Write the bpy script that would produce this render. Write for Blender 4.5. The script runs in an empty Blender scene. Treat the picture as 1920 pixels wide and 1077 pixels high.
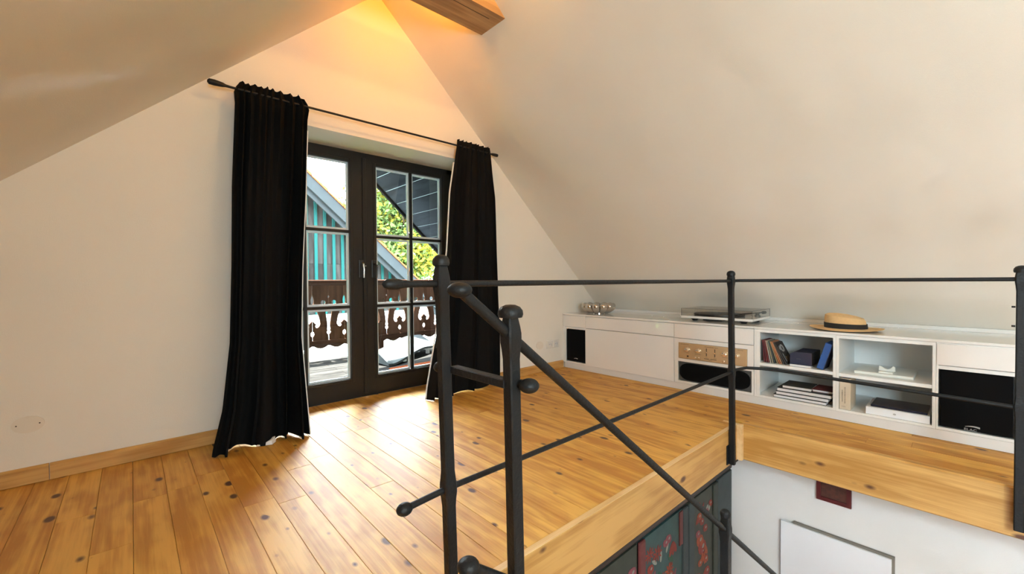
import bpy, bmesh, math, random
from mathutils import Vector, Matrix
from mathutils.geometry import tessellate_polygon
random.seed(7)
S = bpy.context.scene
COL = S.collection

# ------------------------------------------------------------------ camera, sky, sun, lamps, exposure
cam_d = bpy.data.cameras.new('camera'); cam = bpy.data.objects.new('camera', cam_d); COL.objects.link(cam)
cam_d.sensor_width = 36; cam_d.lens = 787.384 / 1920 * 36; cam_d.clip_start = .02; cam_d.clip_end = 300
R = ((.7406, -.6719, -.0069), (.0158, .0071, .9999), (.6718, .7406, -.0159))
cam.matrix_world = Matrix(((R[0][0], R[1][0], -R[2][0], 0), (R[0][1], R[1][1], -R[2][1], 0), (R[0][2], R[1][2], -R[2][2], 1.0), (0, 0, 0, 1)))
S.camera = cam
S.view_settings.view_transform = 'Standard'; S.view_settings.look = 'None'
S.view_settings.gamma = 1; S.view_settings.use_curve_mapping = False
S.view_settings.exposure = 0.12
S.cycles.max_bounces = 10; S.cycles.diffuse_bounces = 6; S.cycles.transparent_max_bounces = 16
S.cycles.sample_clamp_indirect = 8
w = bpy.data.worlds.new('sky'); S.world = w; w.use_nodes = True
w.node_tree.nodes['Background'].inputs[0].default_value = (.86, .94, 1.0, 1)
w.node_tree.nodes['Background'].inputs[1].default_value = 80.0

def lamp(name, kind, loc, energy, color, size=.1, target=None, size_y=None):
    d = bpy.data.lights.new(name, kind); d.energy = energy; d.color = color
    if kind == 'AREA':
        d.size = size
        if size_y: d.shape = 'RECTANGLE'; d.size_y = size_y
    elif kind == 'SUN': d.angle = size
    else: d.shadow_soft_size = size
    o = bpy.data.objects.new(name, d); COL.objects.link(o); o.location = loc
    if target is not None:
        o.rotation_euler = (Vector(target) - Vector(loc)).to_track_quat('-Z', 'Y').to_euler()
    return o
lamp('sun', 'SUN', (2.2, 8.5, 20), 110.0, (1, .95, .86), .009, target=(1.9, 2.0, 0))
# warm uplights that lie on top of the tie beams (one in view, the next added out of view)
lamp('beam_uplight', 'POINT', (1.475, 2.452, 3.075), 17, (1, .34, .004), .025)
lamp('beam_uplight_near', 'POINT', (1.475, 1.28, 3.09), 30, (1, .58, .14), .04)
lamp('room_fill', 'POINT', (.3, -2.3, 2.0), 29, (1, .80, .50), .25)  # unseen fill lamp added behind the viewer to warm the room
# added area lamps standing in for unseen windows behind and below the viewer
lamp('rear_daylight_fill', 'AREA', (-.25, -1.6, 1.35), 105, (.64, .89, 1), 1.0, target=(4.1, .2, 1.0), size_y=.9)
lamp('downstairs_daylight_fill', 'AREA', (-.6, -.6, -1.5), 46, (.9, .95, 1), 1.2, target=(3.5, .4, -1.3), size_y=1.2)

# ------------------------------------------------------------------ materials
def nmat(name):
    m = bpy.data.materials.new(name); m.use_nodes = True
    return m, m.node_tree.nodes, m.node_tree.links, m.node_tree.nodes['Principled BSDF']
def plain(name, col, rough=.5, metal=0., bump=0., bscale=200., coat=0., var=0., spec=.5, sheen=0., vscale=6.):
    m, N, L, B = nmat(name)
    B.inputs['Base Color'].default_value = (*col, 1); B.inputs['Roughness'].default_value = rough
    B.inputs['Metallic'].default_value = metal; B.inputs['Coat Weight'].default_value = coat
    B.inputs['Coat Roughness'].default_value = .05; B.inputs['Specular IOR Level'].default_value = spec
    if sheen: B.inputs['Sheen Weight'].default_value = sheen; B.inputs['Sheen Roughness'].default_value = .4
    g = N.new('ShaderNodeNewGeometry')
    if var:
        n = N.new('ShaderNodeTexNoise'); n.inputs['Scale'].default_value = vscale; n.inputs['Detail'].default_value = 5
        L.new(g.outputs['Position'], n.inputs['Vector'])
        mx = N.new('ShaderNodeMix'); mx.data_type = 'RGBA'
        mx.inputs[6].default_value = (*[c * (1 - var) for c in col], 1); mx.inputs[7].default_value = (*[min(1, c * (1 + var)) for c in col], 1)
        L.new(n.outputs['Fac'], mx.inputs[0]); L.new(mx.outputs[2], B.inputs['Base Color'])
    if bump:
        n = N.new('ShaderNodeTexNoise'); n.inputs['Scale'].default_value = bscale; n.inputs['Detail'].default_value = 4
        L.new(g.outputs['Position'], n.inputs['Vector'])
        b = N.new('ShaderNodeBump'); b.inputs['Strength'].default_value = bump; b.inputs['Distance'].default_value = .004
        L.new(n.outputs['Fac'], b.inputs['Height']); L.new(b.outputs['Normal'], B.inputs['Normal'])
    return m
def wood(name, axis, c_lo, c_hi, c_knot, rough=.4, across=10.5, along=5.5, knot=.155, keep=.1, grain=60., spec=.5, objvar=.12, bump=.15):
    """knotty timber: grain runs along axis (0 x, 1 y, 2 z); each object gets its own cut"""
    m, N, L, B = nmat(name)
    B.inputs['Roughness'].default_value = rough; B.inputs['Specular IOR Level'].default_value = spec
    g = N.new('ShaderNodeNewGeometry'); oi = N.new('ShaderNodeObjectInfo')
    off = N.new('ShaderNodeVectorMath'); off.operation = 'SCALE'; off.inputs[0].default_value = (37, 91, 53)
    L.new(oi.outputs['Random'], off.inputs['Scale'])
    add = N.new('ShaderNodeVectorMath'); L.new(g.outputs['Position'], add.inputs[0]); L.new(off.outputs[0], add.inputs[1])
    def scaled(a, b):
        v = N.new('ShaderNodeVectorMath'); v.operation = 'MULTIPLY'
        s = [a] * 3; s[axis] = b; v.inputs[1].default_value = s; L.new(add.outputs[0], v.inputs[0]); return v.outputs[0]
    vo = N.new('ShaderNodeTexVoronoi'); vo.inputs['Scale'].default_value = 1; vo.inputs['Randomness'].default_value = 1
    L.new(scaled(across, along), vo.inputs['Vector'])
    # warp the grain around the knots
    n1 = N.new('ShaderNodeTexNoise'); n1.inputs['Scale'].default_value = 1; n1.inputs['Detail'].default_value = 6; n1.inputs['Roughness'].default_value = .62
    L.new(scaled(grain, grain * .035), n1.inputs['Vector'])
    n2 = N.new('ShaderNodeTexNoise'); n2.inputs['Scale'].default_value = 1; n2.inputs['Detail'].default_value = 2
    L.new(scaled(6, .7), n2.inputs['Vector'])
    wv = N.new('ShaderNodeMath'); wv.operation = 'MULTIPLY_ADD'; wv.inputs[1].default_value = 26.0
    L.new(n2.outputs['Fac'], wv.inputs[0]); 
    dm = N.new('ShaderNodeMath'); dm.operation = 'MULTIPLY'; dm.inputs[1].default_value = 3.0; L.new(vo.outputs['Distance'], dm.inputs[0]); L.new(dm.outputs[0], wv.inputs[2])
    sn = N.new('ShaderNodeMath'); sn.operation = 'SINE'; L.new(wv.outputs[0], sn.inputs[0])
    sm = N.new('ShaderNodeMath'); sm.operation = 'MULTIPLY_ADD'; sm.inputs[1].default_value = .16; L.new(sn.outputs[0], sm.inputs[0]); L.new(n1.outputs['Fac'], sm.inputs[2])
    ov = N.new('ShaderNodeMath'); ov.operation = 'MULTIPLY_ADD'; ov.inputs[1].default_value = objvar * 2.; ov.inputs[2].default_value = -objvar; L.new(oi.outputs['Random'], ov.inputs[0])
    ga = N.new('ShaderNodeMath'); ga.operation = 'ADD'; L.new(sm.outputs[0], ga.inputs[0]); L.new(ov.outputs[0], ga.inputs[1])
    r = N.new('ShaderNodeValToRGB'); r.color_ramp.elements[0].position = .25; r.color_ramp.elements[1].position = .72
    r.color_ramp.elements[0].color = (*c_lo, 1); r.color_ramp.elements[1].color = (*c_hi, 1); L.new(ga.outputs[0], r.inputs[0])
    # knots of different size, in some of the cells only
    sx = N.new('ShaderNodeSeparateColor'); L.new(vo.outputs['Color'], sx.inputs[0])
    rad = N.new('ShaderNodeMapRange'); rad.inputs['From Min'].default_value = keep; rad.inputs['From Max'].default_value = 1
    rad.inputs['To Min'].default_value = .0; rad.inputs['To Max'].default_value = knot * 1.5; L.new(sx.outputs[0], rad.inputs['Value'])
    pw = N.new('ShaderNodeMath'); pw.operation = 'POWER'; pw.inputs[1].default_value = 1.9; L.new(rad.outputs[0], pw.inputs[0])
    rs = N.new('ShaderNodeMath'); rs.operation = 'MULTIPLY'; rs.inputs[1].default_value = 1 / (knot * 1.5) ** .9; L.new(pw.outputs[0], rs.inputs[0])
    nd = N.new('ShaderNodeMath'); nd.operation = 'SUBTRACT'; L.new(rs.outputs[0], nd.inputs[0]); L.new(vo.outputs['Distance'], nd.inputs[1])
    kf = N.new('ShaderNodeMapRange'); kf.inputs['From Min'].default_value = -.05; kf.inputs['From Max'].default_value = .05; L.new(nd.outputs[0], kf.inputs['Value'])
    mx = N.new('ShaderNodeMix'); mx.data_type = 'RGBA'; L.new(kf.outputs[0], mx.inputs[0]); L.new(r.outputs[0], mx.inputs[6]); mx.inputs[7].default_value = (*c_knot, 1)
    L.new(mx.outputs[2], B.inputs['Base Color'])
    if bump:
        b = N.new('ShaderNodeBump'); b.inputs['Strength'].default_value = bump; b.inputs['Distance'].default_value = .002
        L.new(n1.outputs['Fac'], b.inputs['Height']); L.new(b.outputs['Normal'], B.inputs['Normal'])
    return m
def glass_mat(name, tint=(1, 1, 1), refl=.6, ior=1.45):
    m, N, L, B = nmat(name); N.remove(B)
    t = N.new('ShaderNodeBsdfTransparent'); t.inputs[0].default_value = (*tint, 1)
    gl = N.new('ShaderNodeBsdfGlossy'); gl.inputs['Roughness'].default_value = .01
    f = N.new('ShaderNodeFresnel'); gg = N.new('ShaderNodeNewGeometry'); mr = N.new('ShaderNodeMapRange')
    mr.inputs['To Min'].default_value = ior; mr.inputs['To Max'].default_value = 1 / ior     # thin sheet: same reflection on both sides
    L.new(gg.outputs['Backfacing'], mr.inputs['Value']); L.new(mr.outputs[0], f.inputs[0])
    k = N.new('ShaderNodeMath'); k.operation = 'MULTIPLY'; k.inputs[1].default_value = refl; L.new(f.outputs[0], k.inputs[0])
    mx = N.new('ShaderNodeMixShader'); L.new(k.outputs[0], mx.inputs[0]); L.new(t.outputs[0], mx.inputs[1]); L.new(gl.outputs[0], mx.inputs[2])
    L.new(mx.outputs[0], N['Material Output'].inputs[0]); return m

PINE = dict(c_lo=(.46, .195, .020), c_hi=(.72, .395, .075), c_knot=(.085, .028, .009))
M = {}
M['plaster'] = plain('plaster', (.80, .765, .70), .85, bump=.25, bscale=260, var=.03, vscale=2.5)
def waves(m, scale, dist):
    N, L = m.node_tree.nodes, m.node_tree.links
    g = N.new('ShaderNodeNewGeometry'); n = N.new('ShaderNodeTexNoise'); n.inputs['Scale'].default_value = scale; n.inputs['Detail'].default_value = 1.5
    L.new(g.outputs['Position'], n.inputs['Vector']); b = N.new('ShaderNodeBump'); b.inputs['Strength'].default_value = 1; b.inputs['Distance'].default_value = dist
    L.new(n.outputs['Fac'], b.inputs['Height'])
    for q in N:
        if q.type == 'BUMP' and q is not b: L.new(b.outputs['Normal'], q.inputs['Normal'])
waves(M['plaster'], 1.7, .035)
M['plaster_low'] = plain('plaster_low', (.78, .77, .75), .85, bump=.2, bscale=200)
M['pine_y'] = wood('pine_floor', 1, **PINE, rough=.55, spec=.75, across=12., along=7., keep=.0, objvar=.16)
M['pine_x'] = wood('pine_beam_x', 0, (.40, .195, .045), (.60, .345, .11), (.10, .035, .014), rough=.5)  # darker than the other beam pine: shade of the beam face put into the colour
M['pine_by'] = wood('pine_beam_y', 1, (.46, .23, .05), (.68, .40, .13), (.10, .035, .014), rough=.5)
M['oak_x'] = wood('tie_beam_wood', 0, (.36, .20, .085), (.56, .34, .16), (.09, .035, .015), rough=.6, keep=.75)
M['trimlight'] = wood('edge_strip_wood', 0, (.66, .42, .18), (.82, .58, .30), (.3, .14, .05), rough=.5, keep=.9)
M['iron'] = plain('forged_iron', (.008, .009, .0105), .5, metal=.0, spec=.3, bump=.5, bscale=90)
M['velvet'] = plain('black_velvet', (.0075, .0075, .0078), .9, bump=.3, bscale=300, spec=.06)
M['lining'] = plain('white_lining', (.8, .8, .8), .8)
M['doorpaint'] = plain('dark_brown_paint', (.0105, .0088, .0078), .5, spec=.35, bump=.08, bscale=60)
M['spacer'] = plain('pale_spacer', (.70, .80, .86), .4)
M['glass'] = glass_mat('window_glass', (.97, .99, .985), .55)
M['acrylic'] = glass_mat('smoky_acrylic', (.985, .98, .975), .8)
M['whitegloss'] = plain('white_gloss_lacquer', (.80, .79, .775), .16, coat=.6)
M['whitematt'] = plain('white_laminate', (.80, .80, .785), .35)
M['plinthm'] = plain('plinth_white', (.70, .70, .70), .5)
M['blackcloth'] = plain('speaker_cloth', (.0035, .0035, .004), .95, bump=.2, bscale=900, spec=.1)
M['blackplast'] = plain('black_plastic', (.010, .010, .011), .4)
M['greyplast'] = plain('grey_plastic', (.075, .078, .08), .5)
M['gold'] = plain('champagne_aluminium', (.62, .46, .28), .42, metal=.55)
M['goldknob'] = plain('polished_champagne', (.82, .70, .55), .2, metal=.75)
M['chrome'] = plain('chrome', (.62, .59, .56), .05, metal=1.)
M['steel'] = plain('satin_steel', (.72, .72, .72), .25, metal=1.)
M['ink'] = plain('dark_ink', (.05, .035, .02), .7)
M['greytext'] = plain('silver_print', (.42, .42, .42), .4)
M['straw'] = plain('pale_straw', (.72, .47, .22), .8, bump=.6, bscale=420, var=.12, vscale=60)
M['ribbon'] = plain('black_ribbon', (.008, .008, .008), .8)
M['panelshade'] = plain('panel_shadow_grey', (.20, .18, .155), .8)
M['navy'] = plain('navy_card', (.016, .018, .045), .6)
M['blue'] = plain('blue_card', (.022, .085, .30), .55)
M['paper'] = plain('page_white', (.82, .80, .80), .8, bump=.5, bscale=500)
M['blackcover'] = plain('black_cover', (.012, .011, .012), .5)
M['darkolive'] = plain('charcoal_cover', (.035, .036, .030), .6)
M['winered'] = plain('wine_red_cover', (.095, .008, .014), .55)
M['cream'] = plain('cream_cloth', (.62, .53, .41), .8, bump=.3, bscale=300)
M['whitecard'] = plain('white_card', (.82, .83, .86), .5)
M['whitedull'] = plain('white_glaze', (.78, .79, .74), .4)
M['darkpanel'] = plain('dark_blue_glass', (.010, .012, .030), .12)
M['socket'] = plain('socket_white', (.74, .72, .68), .45)
M['walldisc'] = plain('blank_cover', (.76, .70, .61), .6)
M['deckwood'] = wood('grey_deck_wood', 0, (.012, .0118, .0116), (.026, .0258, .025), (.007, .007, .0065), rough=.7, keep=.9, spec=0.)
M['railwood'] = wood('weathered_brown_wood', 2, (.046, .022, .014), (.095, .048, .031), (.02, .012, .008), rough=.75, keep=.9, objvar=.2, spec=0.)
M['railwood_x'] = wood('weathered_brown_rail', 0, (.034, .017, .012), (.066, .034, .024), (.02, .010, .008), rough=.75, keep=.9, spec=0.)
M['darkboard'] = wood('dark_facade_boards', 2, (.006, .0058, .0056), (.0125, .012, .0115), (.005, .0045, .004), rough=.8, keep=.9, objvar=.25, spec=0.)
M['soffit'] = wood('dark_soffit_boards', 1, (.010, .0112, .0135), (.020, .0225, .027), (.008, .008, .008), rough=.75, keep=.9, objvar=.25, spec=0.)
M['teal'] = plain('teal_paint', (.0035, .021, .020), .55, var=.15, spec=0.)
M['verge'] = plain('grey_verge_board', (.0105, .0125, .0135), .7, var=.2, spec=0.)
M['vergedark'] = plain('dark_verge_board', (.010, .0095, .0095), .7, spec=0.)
M['groovelight'] = plain('pale_groove_light', (.34, .40, .43), .7, spec=0.)  # soffit grooves coloured pale in place of light along the board edges
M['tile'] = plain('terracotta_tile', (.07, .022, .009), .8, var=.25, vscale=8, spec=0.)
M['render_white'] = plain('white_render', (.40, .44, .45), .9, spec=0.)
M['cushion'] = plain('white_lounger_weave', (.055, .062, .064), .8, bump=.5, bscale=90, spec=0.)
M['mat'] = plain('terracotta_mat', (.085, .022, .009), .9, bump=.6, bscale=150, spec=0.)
M['leafa'] = plain('leaf_green', (.036, .060, .018), .7, var=.5, vscale=3, spec=0.)
M['leafb'] = plain('leaf_yellow', (.060, .056, .008), .7, var=.5, vscale=3, spec=0.)
M['bark'] = plain('bark', (.05, .035, .025), .9, spec=0.)
M['grass'] = plain('meadow', (.10, .16, .04), .95, var=.4, spec=0.)
M['wardrobe'] = plain('painted_blue_green', (.026, .040, .044), .6, var=.45, vscale=14, bump=.2, bscale=80)
M['wardrobe_panel'] = plain('painted_dark_olive', (.030, .036, .027), .6, var=.5, vscale=18)
M['wardrobe_teal'] = plain('painted_teal_panel', (.022, .060, .062), .6, var=.4, vscale=14)
M['wardrobe_red'] = plain('painted_red_band', (.115, .022, .022), .6, var=.4, vscale=20)
M['cornice'] = plain('dark_brown_cornice', (.030, .017, .012), .5)
M['petal_red'] = plain('petal_red', (.20, .030, .020), .7, var=.3, vscale=60)
M['petal_orange'] = plain('petal_orange', (.27, .055, .020), .7, var=.3, vscale=60)
M['petal_white'] = plain('petal_white', (.24, .25, .22), .7, var=.3, vscale=60)
M['petal_pink'] = plain('petal_pink', (.20, .05, .065), .7, var=.3, vscale=60)
M['stemgreen'] = plain('stem_green', (.020, .075, .045), .7)
M['picframe'] = plain('dark_red_frame', (.085, .006, .008), .4)
M['picture'] = plain('dark_picture', (.07, .018, .010), .5, var=.95, vscale=38)
M['rec'] = [plain('sleeve_%d' % i, c, .5, var=.3, vscale=40) for i, c in enumerate([(.16, .025, .03), (.10, .03, .035), (.34, .30, .26), (.40, .36, .25), (.05, .07, .075), (.30, .22, .12), (.50, .16, .06), (.42, .22, .12), (.06, .05, .045), (.28, .20, .12), (.035, .03, .03)])]

# ------------------------------------------------------------------ helpers
def link(o, parent=None, **props):
    COL.objects.link(o)
    if parent is not None: o.parent = parent
    for k, v in props.items(): o[k] = v
    return o
def thing(name, label=None, cat=None, group=None, kind=None):
    o = bpy.data.objects.new(name, None); o.empty_display_size = .05
    return tag(link(o), label, cat, group, kind)
def tag(o, label=None, cat=None, group=None, kind=None):
    if label: o['label'] = label
    if cat: o['category'] = cat
    if group: o['group'] = group
    if kind: o['kind'] = kind
    return o
class MB:
    def __init__(s): s.bm = bmesh.new()
    def quad8(s, P):
        v = [s.bm.verts.new(p) for p in P]
        for f in ((0, 3, 2, 1), (4, 5, 6, 7), (0, 1, 5, 4), (1, 2, 6, 5), (2, 3, 7, 6), (3, 0, 4, 7)): s.bm.faces.new([v[i] for i in f])
        return s
    def box(s, x0, x1, y0, y1, z0, z1, bev=0., seg=1):
        x0, x1 = sorted((x0, x1)); y0, y1 = sorted((y0, y1)); z0, z1 = sorted((z0, z1))
        n0 = len(s.bm.verts); s.quad8([(x0, y0, z0), (x1, y0, z0), (x1, y1, z0), (x0, y1, z0), (x0, y0, z1), (x1, y0, z1), (x1, y1, z1), (x0, y1, z1)])
        if bev:
            s.bm.verts.ensure_lookup_table(); vs = s.bm.verts[n0:]
            es = {e for v in vs for e in v.link_edges}
            bmesh.ops.bevel(s.bm, geom=list(es), offset=bev, segments=seg, profile=.5, affect='EDGES', clamp_overlap=True)
        return s
    def rings(s, R_, cap0=True, cap1=True, closed=True):
        V = [[s.bm.verts.new(p) for p in r] for r in R_]
        n = len(V[0])
        for a, b in zip(V, V[1:]):
            for i in range(n if closed else n - 1):
                j = (i + 1) % n; s.bm.faces.new((a[i], a[j], b[j], b[i]))
        if closed and cap0: s.bm.faces.new(V[0][::-1])
        if closed and cap1: s.bm.faces.new(V[-1])
        return s
    def tube(s, pts, r, n=12, caps=True):
        """round bar along a polyline; r is a number or one per point"""
        P = [Vector(p) for p in pts]; rr = r if isinstance(r, (list, tuple)) else [r] * len(P)
        up = None; out = []
        for i, p in enumerate(P):
            d = (P[min(i + 1, len(P) - 1)] - P[max(i - 1, 0)]).normalized()
            if up is None:
                up = Vector((0, 0, 1)) if abs(d.z) < .9 else Vector((1, 0, 0))
            a = d.cross(up).normalized(); up = a.cross(d).normalized()
            out.append([p + (a * math.cos(2 * math.pi * k / n) + up * math.sin(2 * math.pi * k / n)) * rr[i] for k in range(n)])
        return s.rings(out, caps, caps)
    def lathe(s, prof, c=(0, 0, 0), n=24, ex=1., ey=1., caps=True):
        """prof: (radius, z)"""
        out = [[(c[0] + r * ex * math.cos(2 * math.pi * k / n), c[1] + r * ey * math.sin(2 * math.pi * k / n), c[2] + z) for k in range(n)] for r, z in prof]
        return s.rings(out, caps, caps)
    def ell(s, c, rx, ry, rz, n=16, m=10):
        prof = [(max(.001, math.sin(math.pi * i / m)), -math.cos(math.pi * i / m)) for i in range(m + 1)]
        return s.rings([[(c[0] + r * rx * math.cos(2 * math.pi * k / n), c[1] + r * ry * math.sin(2 * math.pi * k / n), c[2] + z * rz) for k in range(n)] for r, z in prof])
    def prism(s, outer, holes, frame):
        """flat outline (u, v) given a thickness; frame maps (u, v, w) to a point, w 0..1"""
        loops = [outer] + list(holes)
        flat = [p for l in loops for p in l]
        tris = tessellate_polygon([[Vector((p[0], p[1], 0)) for p in l] for l in loops])
        A = [s.bm.verts.new(frame(u, v, 0)) for u, v in flat]; B = [s.bm.verts.new(frame(u, v, 1)) for u, v in flat]
        for t in tris:
            try: s.bm.faces.new([A[i] for i in t]); s.bm.faces.new([B[i] for i in reversed(t)])
            except ValueError: pass
        o = 0
        for l in loops:
            for i in range(len(l)):
                j = (i + 1) % len(l)
                try: s.bm.faces.new((A[o + i], A[o + j], B[o + j], B[o + i]))
                except ValueError: pass
            o += len(l)
        return s
    def build(s, name, mat, parent=None, smooth=False, **props):
        bmesh.ops.recalc_face_normals(s.bm, faces=s.bm.faces[:])
        me = bpy.data.meshes.new(name); s.bm.to_mesh(me); s.bm.free()
        if mat: me.materials.append(mat)
        if smooth:
            me.polygons.foreach_set('use_smooth', [True] * len(me.polygons))
            try: me.set_sharp_from_angle(angle=math.radians(40))
            except Exception: pass
        return link(bpy.data.objects.new(name, me), parent, **props)
def bx(name, mat, x0, x1, y0, y1, z0, z1, parent=None, bev=0., **props):
    return MB().box(x0, x1, y0, y1, z0, z1, bev).build(name, mat, parent, **props)
def circ(cx, cy, r, n=16, ry=None):
    return [(cx + r * math.cos(2 * math.pi * k / n), cy + (ry or r) * math.sin(2 * math.pi * k / n)) for k in range(n)]
def text_mesh(name, body, size, mat, parent, origin, xdir, ydir, extrude=.0006):
    c = bpy.data.curves.new(name, 'FONT'); c.body = body; c.size = size; c.extrude = extrude
    t = bpy.data.objects.new(name, c); COL.objects.link(t); bpy.context.view_layer.update()
    me = bpy.data.meshes.new_from_object(t); bpy.data.objects.remove(t); bpy.data.curves.remove(c)
    X = Vector(xdir).normalized(); Y = Vector(ydir).normalized(); Z = X.cross(Y); o = Vector(origin)
    sx, sy = Vector(xdir).length, Vector(ydir).length
    for v in me.vertices: v.co = o + X * (v.co.x * sx) + Y * (v.co.y * sy) + Z * v.co.z
    me.materials.clear(); me.materials.append(mat)
    return link(bpy.data.objects.new(name, me), parent)

# ------------------------------------------------------------------ room shell
YG, XR, ZR, SL = 3.176, 1.475, 3.26, .91
def slope_z(x): return ZR - SL * abs(x - XR)
DX0, DX1, DZ = .54, 2.41, 2.106
OX0, OX1, OY1, OY0 = .69, 3.10, 1.09, -1.6           # stairwell opening
E_ = .22
wall_out = [(-2.2, -.3), (DX0, -.3), (DX0, DZ), (DX1, DZ), (DX1, -.3), (5.15, -.3), (5.15, slope_z(5.15) + .16), (XR, ZR + .16), (-2.2, slope_z(-2.2) + .16)]
MB().prism(wall_out, [], lambda u, v, w_: (u, YG + .42 * w_, v)).build('wall_back', M['plaster'], kind='structure', label='white plastered gable wall around the balcony door')
def slope_slab(name, sgn, y0, y1, holes, mat, label):
    # (u along slope in x distance from the ridge, y)
    def fr(u, v, w_): return (XR + sgn * u, v, ZR - SL * u + .2 * w_)
    return MB().prism([(0, y0), (3.75, y0), (3.75, y1), (0, y1)], holes, fr).build(name, mat, kind='structure', label=label)
slope_slab('ceiling', 1, -4, YG, [], M['plaster'], 'white sloping ceiling on the right, over the sideboard')
slope_slab('ceiling', -1, -4, YG, [[(1.7, -2.2), (2.1, -2.2), (2.1, -1.6), (1.7, -1.6)]], M['plaster'], 'white sloping ceiling on the left, beside the gable')
MB().prism([(-2.2, -.3), (5.15, -.3), (5.15, 0), (XR, ZR + .1), (-2.2, 0)], [], lambda u, v, w_: (u, -4.2 + .2 * w_, v)).build('wall_front', M['plaster'], kind='structure', label='plain gable wall behind the viewer')

# floor: single pine planks running towards the door
fl = thing('floor', 'knotty pine plank floor of the loft', kind='structure')
PW = .1213
plank_n = 0
def plank(x0, x1, y0, y1):
    global plank_n
    g, c, z = .0005, .0013, -.0003 - .0012 * random.random()
    x0 += g; x1 -= g; y0 += g; y1 -= g
    m = MB()
    m.rings([[(x0, y0, -.024), (x1, y0, -.024), (x1, y1, -.024), (x0, y1, -.024)],
             [(x0, y0, z - c), (x1, y0, z - c), (x1, y1, z - c), (x0, y1, z - c)],
             [(x0 + c, y0 + c, z), (x1 - c, y0 + c, z), (x1 - c, y1 - c, z), (x0 + c, y1 - c, z)]])
    m.build('plank', M['pine_y'], fl); plank_n += 1
k0 = -21
for k in range(k0, 29):
    x0 = .355 + PW * k; x1 = x0 + PW
    if x0 > 3.80: break
    xm = (x0 + x1) / 2
    ytop = 3.56 if DX0 - .01 < x0 and x1 < DX1 + .01 else YG - .002
    spans = []
    if xm < OX0: spans = [(-4., ytop)]
    elif xm < OX1: spans = [(OY1 + .028, ytop), (-4., OY0 - .03)]
    else: spans = [(-4., ytop)]
    if x0 < OX0 < x1:
        spans = [(OY1 + .028, ytop), (-4., OY0 - .03)]
        plank(x0, OX0 - .03, OY0 - .03, OY1 + .028)
    for a, b in spans:
        y = b; first = True
        while y > a + .01:
            ln = (random.uniform(.7, 1.9) * (.6 if first else 1) if y > -1.2 else 2.8)
            y2 = max(a, y - ln)
            if y2 - a < .5: y2 = a
            plank(x0, min(x1, 3.82), y2, y); y = y2; first = False
m = MB()
m.box(-2.2, OX0 - .03, -4, YG, -.22, -.026); m.box(OX0 - .03, OX1 + .03, OY1 + .1, YG, -.22, -.026)
m.box(OX1 + .1, 5.2, -4, YG, -.22, -.026); m.box(OX0 - .03, OX1 + .03, -4, OY0 - .1, -.22, -.026); m.box(DX0, DX1, YG, 3.57, -.22, -.026)
m.build('subfloor', M['plaster_low'], fl)
# stairwell edge beams
b1 = bx('trim_1', M['pine_x'], OX0 - .03, OX1 - .035, OY1, OY1 + .1, -.247, -.003, bev=.004, kind='structure', label='pine beam along the stairwell under the near floor edge')
bx('edge_strip', M['trimlight'], OX0 - .03, OX1 - .035, OY1 + .001, OY1 + .027, -.0028, .0, b1)
b2 = bx('trim_2', M['pine_by'], OX1, OX1 + .1, OY0, OY1 - .004, -.247, -.001, bev=.008, kind='structure', label='pine beam along the stairwell in front of the sideboard')
bx('corner_batten', M['trimlight'], OX1 - .032, OX1 - .002, OY1 - .03, OY1 + .098, -.243, -.001, b2)
bx('trim_3', M['pine_by'], OX0 - .03, OX0, OY0, OY1 - .03, -.247, -.001, kind='structure', label='pine beam on the viewer side of the stairwell')
bx('trim_4', M['pine_x'], OX0 - .03, OX1 + .1, OY0 - .1, OY0, -.247, -.001, kind='structure', label='pine beam at the far end of the stairwell')
# tie beam
tz0, tz1 = 2.822, 3.02
u0, u1 = (ZR - tz0) / SL, (ZR - tz1) / SL
tie = MB(); tie.quad8([(XR - u0, 2.209, tz0), (XR + u0, 2.209, tz0), (XR + u0, 2.473, tz0), (XR - u0, 2.473, tz0), (XR - u1, 2.209, tz1), (XR + u1, 2.209, tz1), (XR + u1, 2.473, tz1), (XR - u1, 2.473, tz1)])
tieo = tie.build('trim_5', M['oak_x'], kind='structure', label='timber tie beam high under the ridge')
MB().quad8([(XR - u0, 1.13, tz0), (XR + u0, 1.13, tz0), (XR + u0, 1.39, tz0), (XR - u0, 1.39, tz0), (XR - u1, 1.13, tz1), (XR + u1, 1.13, tz1), (XR + u1, 1.39, tz1), (XR - u1, 1.39, tz1)]).build('trim_7', M['oak_x'], kind='structure', label='unseen second timber tie beam added to shade the stairwell from the near uplight')  # added out of view so the near uplight does not reach the floor
bx('beam_joint', M['ink'], XR - .38, XR + .40, 2.283, 2.287, tz0 - .0012, tz0 + .01, tieo)

# skirting
bb = thing('baseboard_left', 'pine skirting board left of the balcony door', kind='structure')
def skirting(x0, x1, parent):
    m = MB(); h = .083
    m.rings([[(x0, YG - .018, 0.001), (x0, YG - .018, h - .01), (x0, YG - .008, h), (x0, YG - .0005, h), (x0, YG - .0005, 0.001)], [(x1, YG - .018, 0.001), (x1, YG - .018, h - .01), (x1, YG - .008, h), (x1, YG - .0005, h), (x1, YG - .0005, 0.001)]])
    m.build('skirting_board', M['pine_x'], parent)
skirting(-2.1, -.3245, bb); skirting(-.3215, DX0 - .02, bb)
bb2 = thing('baseboard_right', 'pine skirting board between balcony door and sideboard', kind='structure')
skirting(DX1 + .02, 3.655, bb2)

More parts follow.
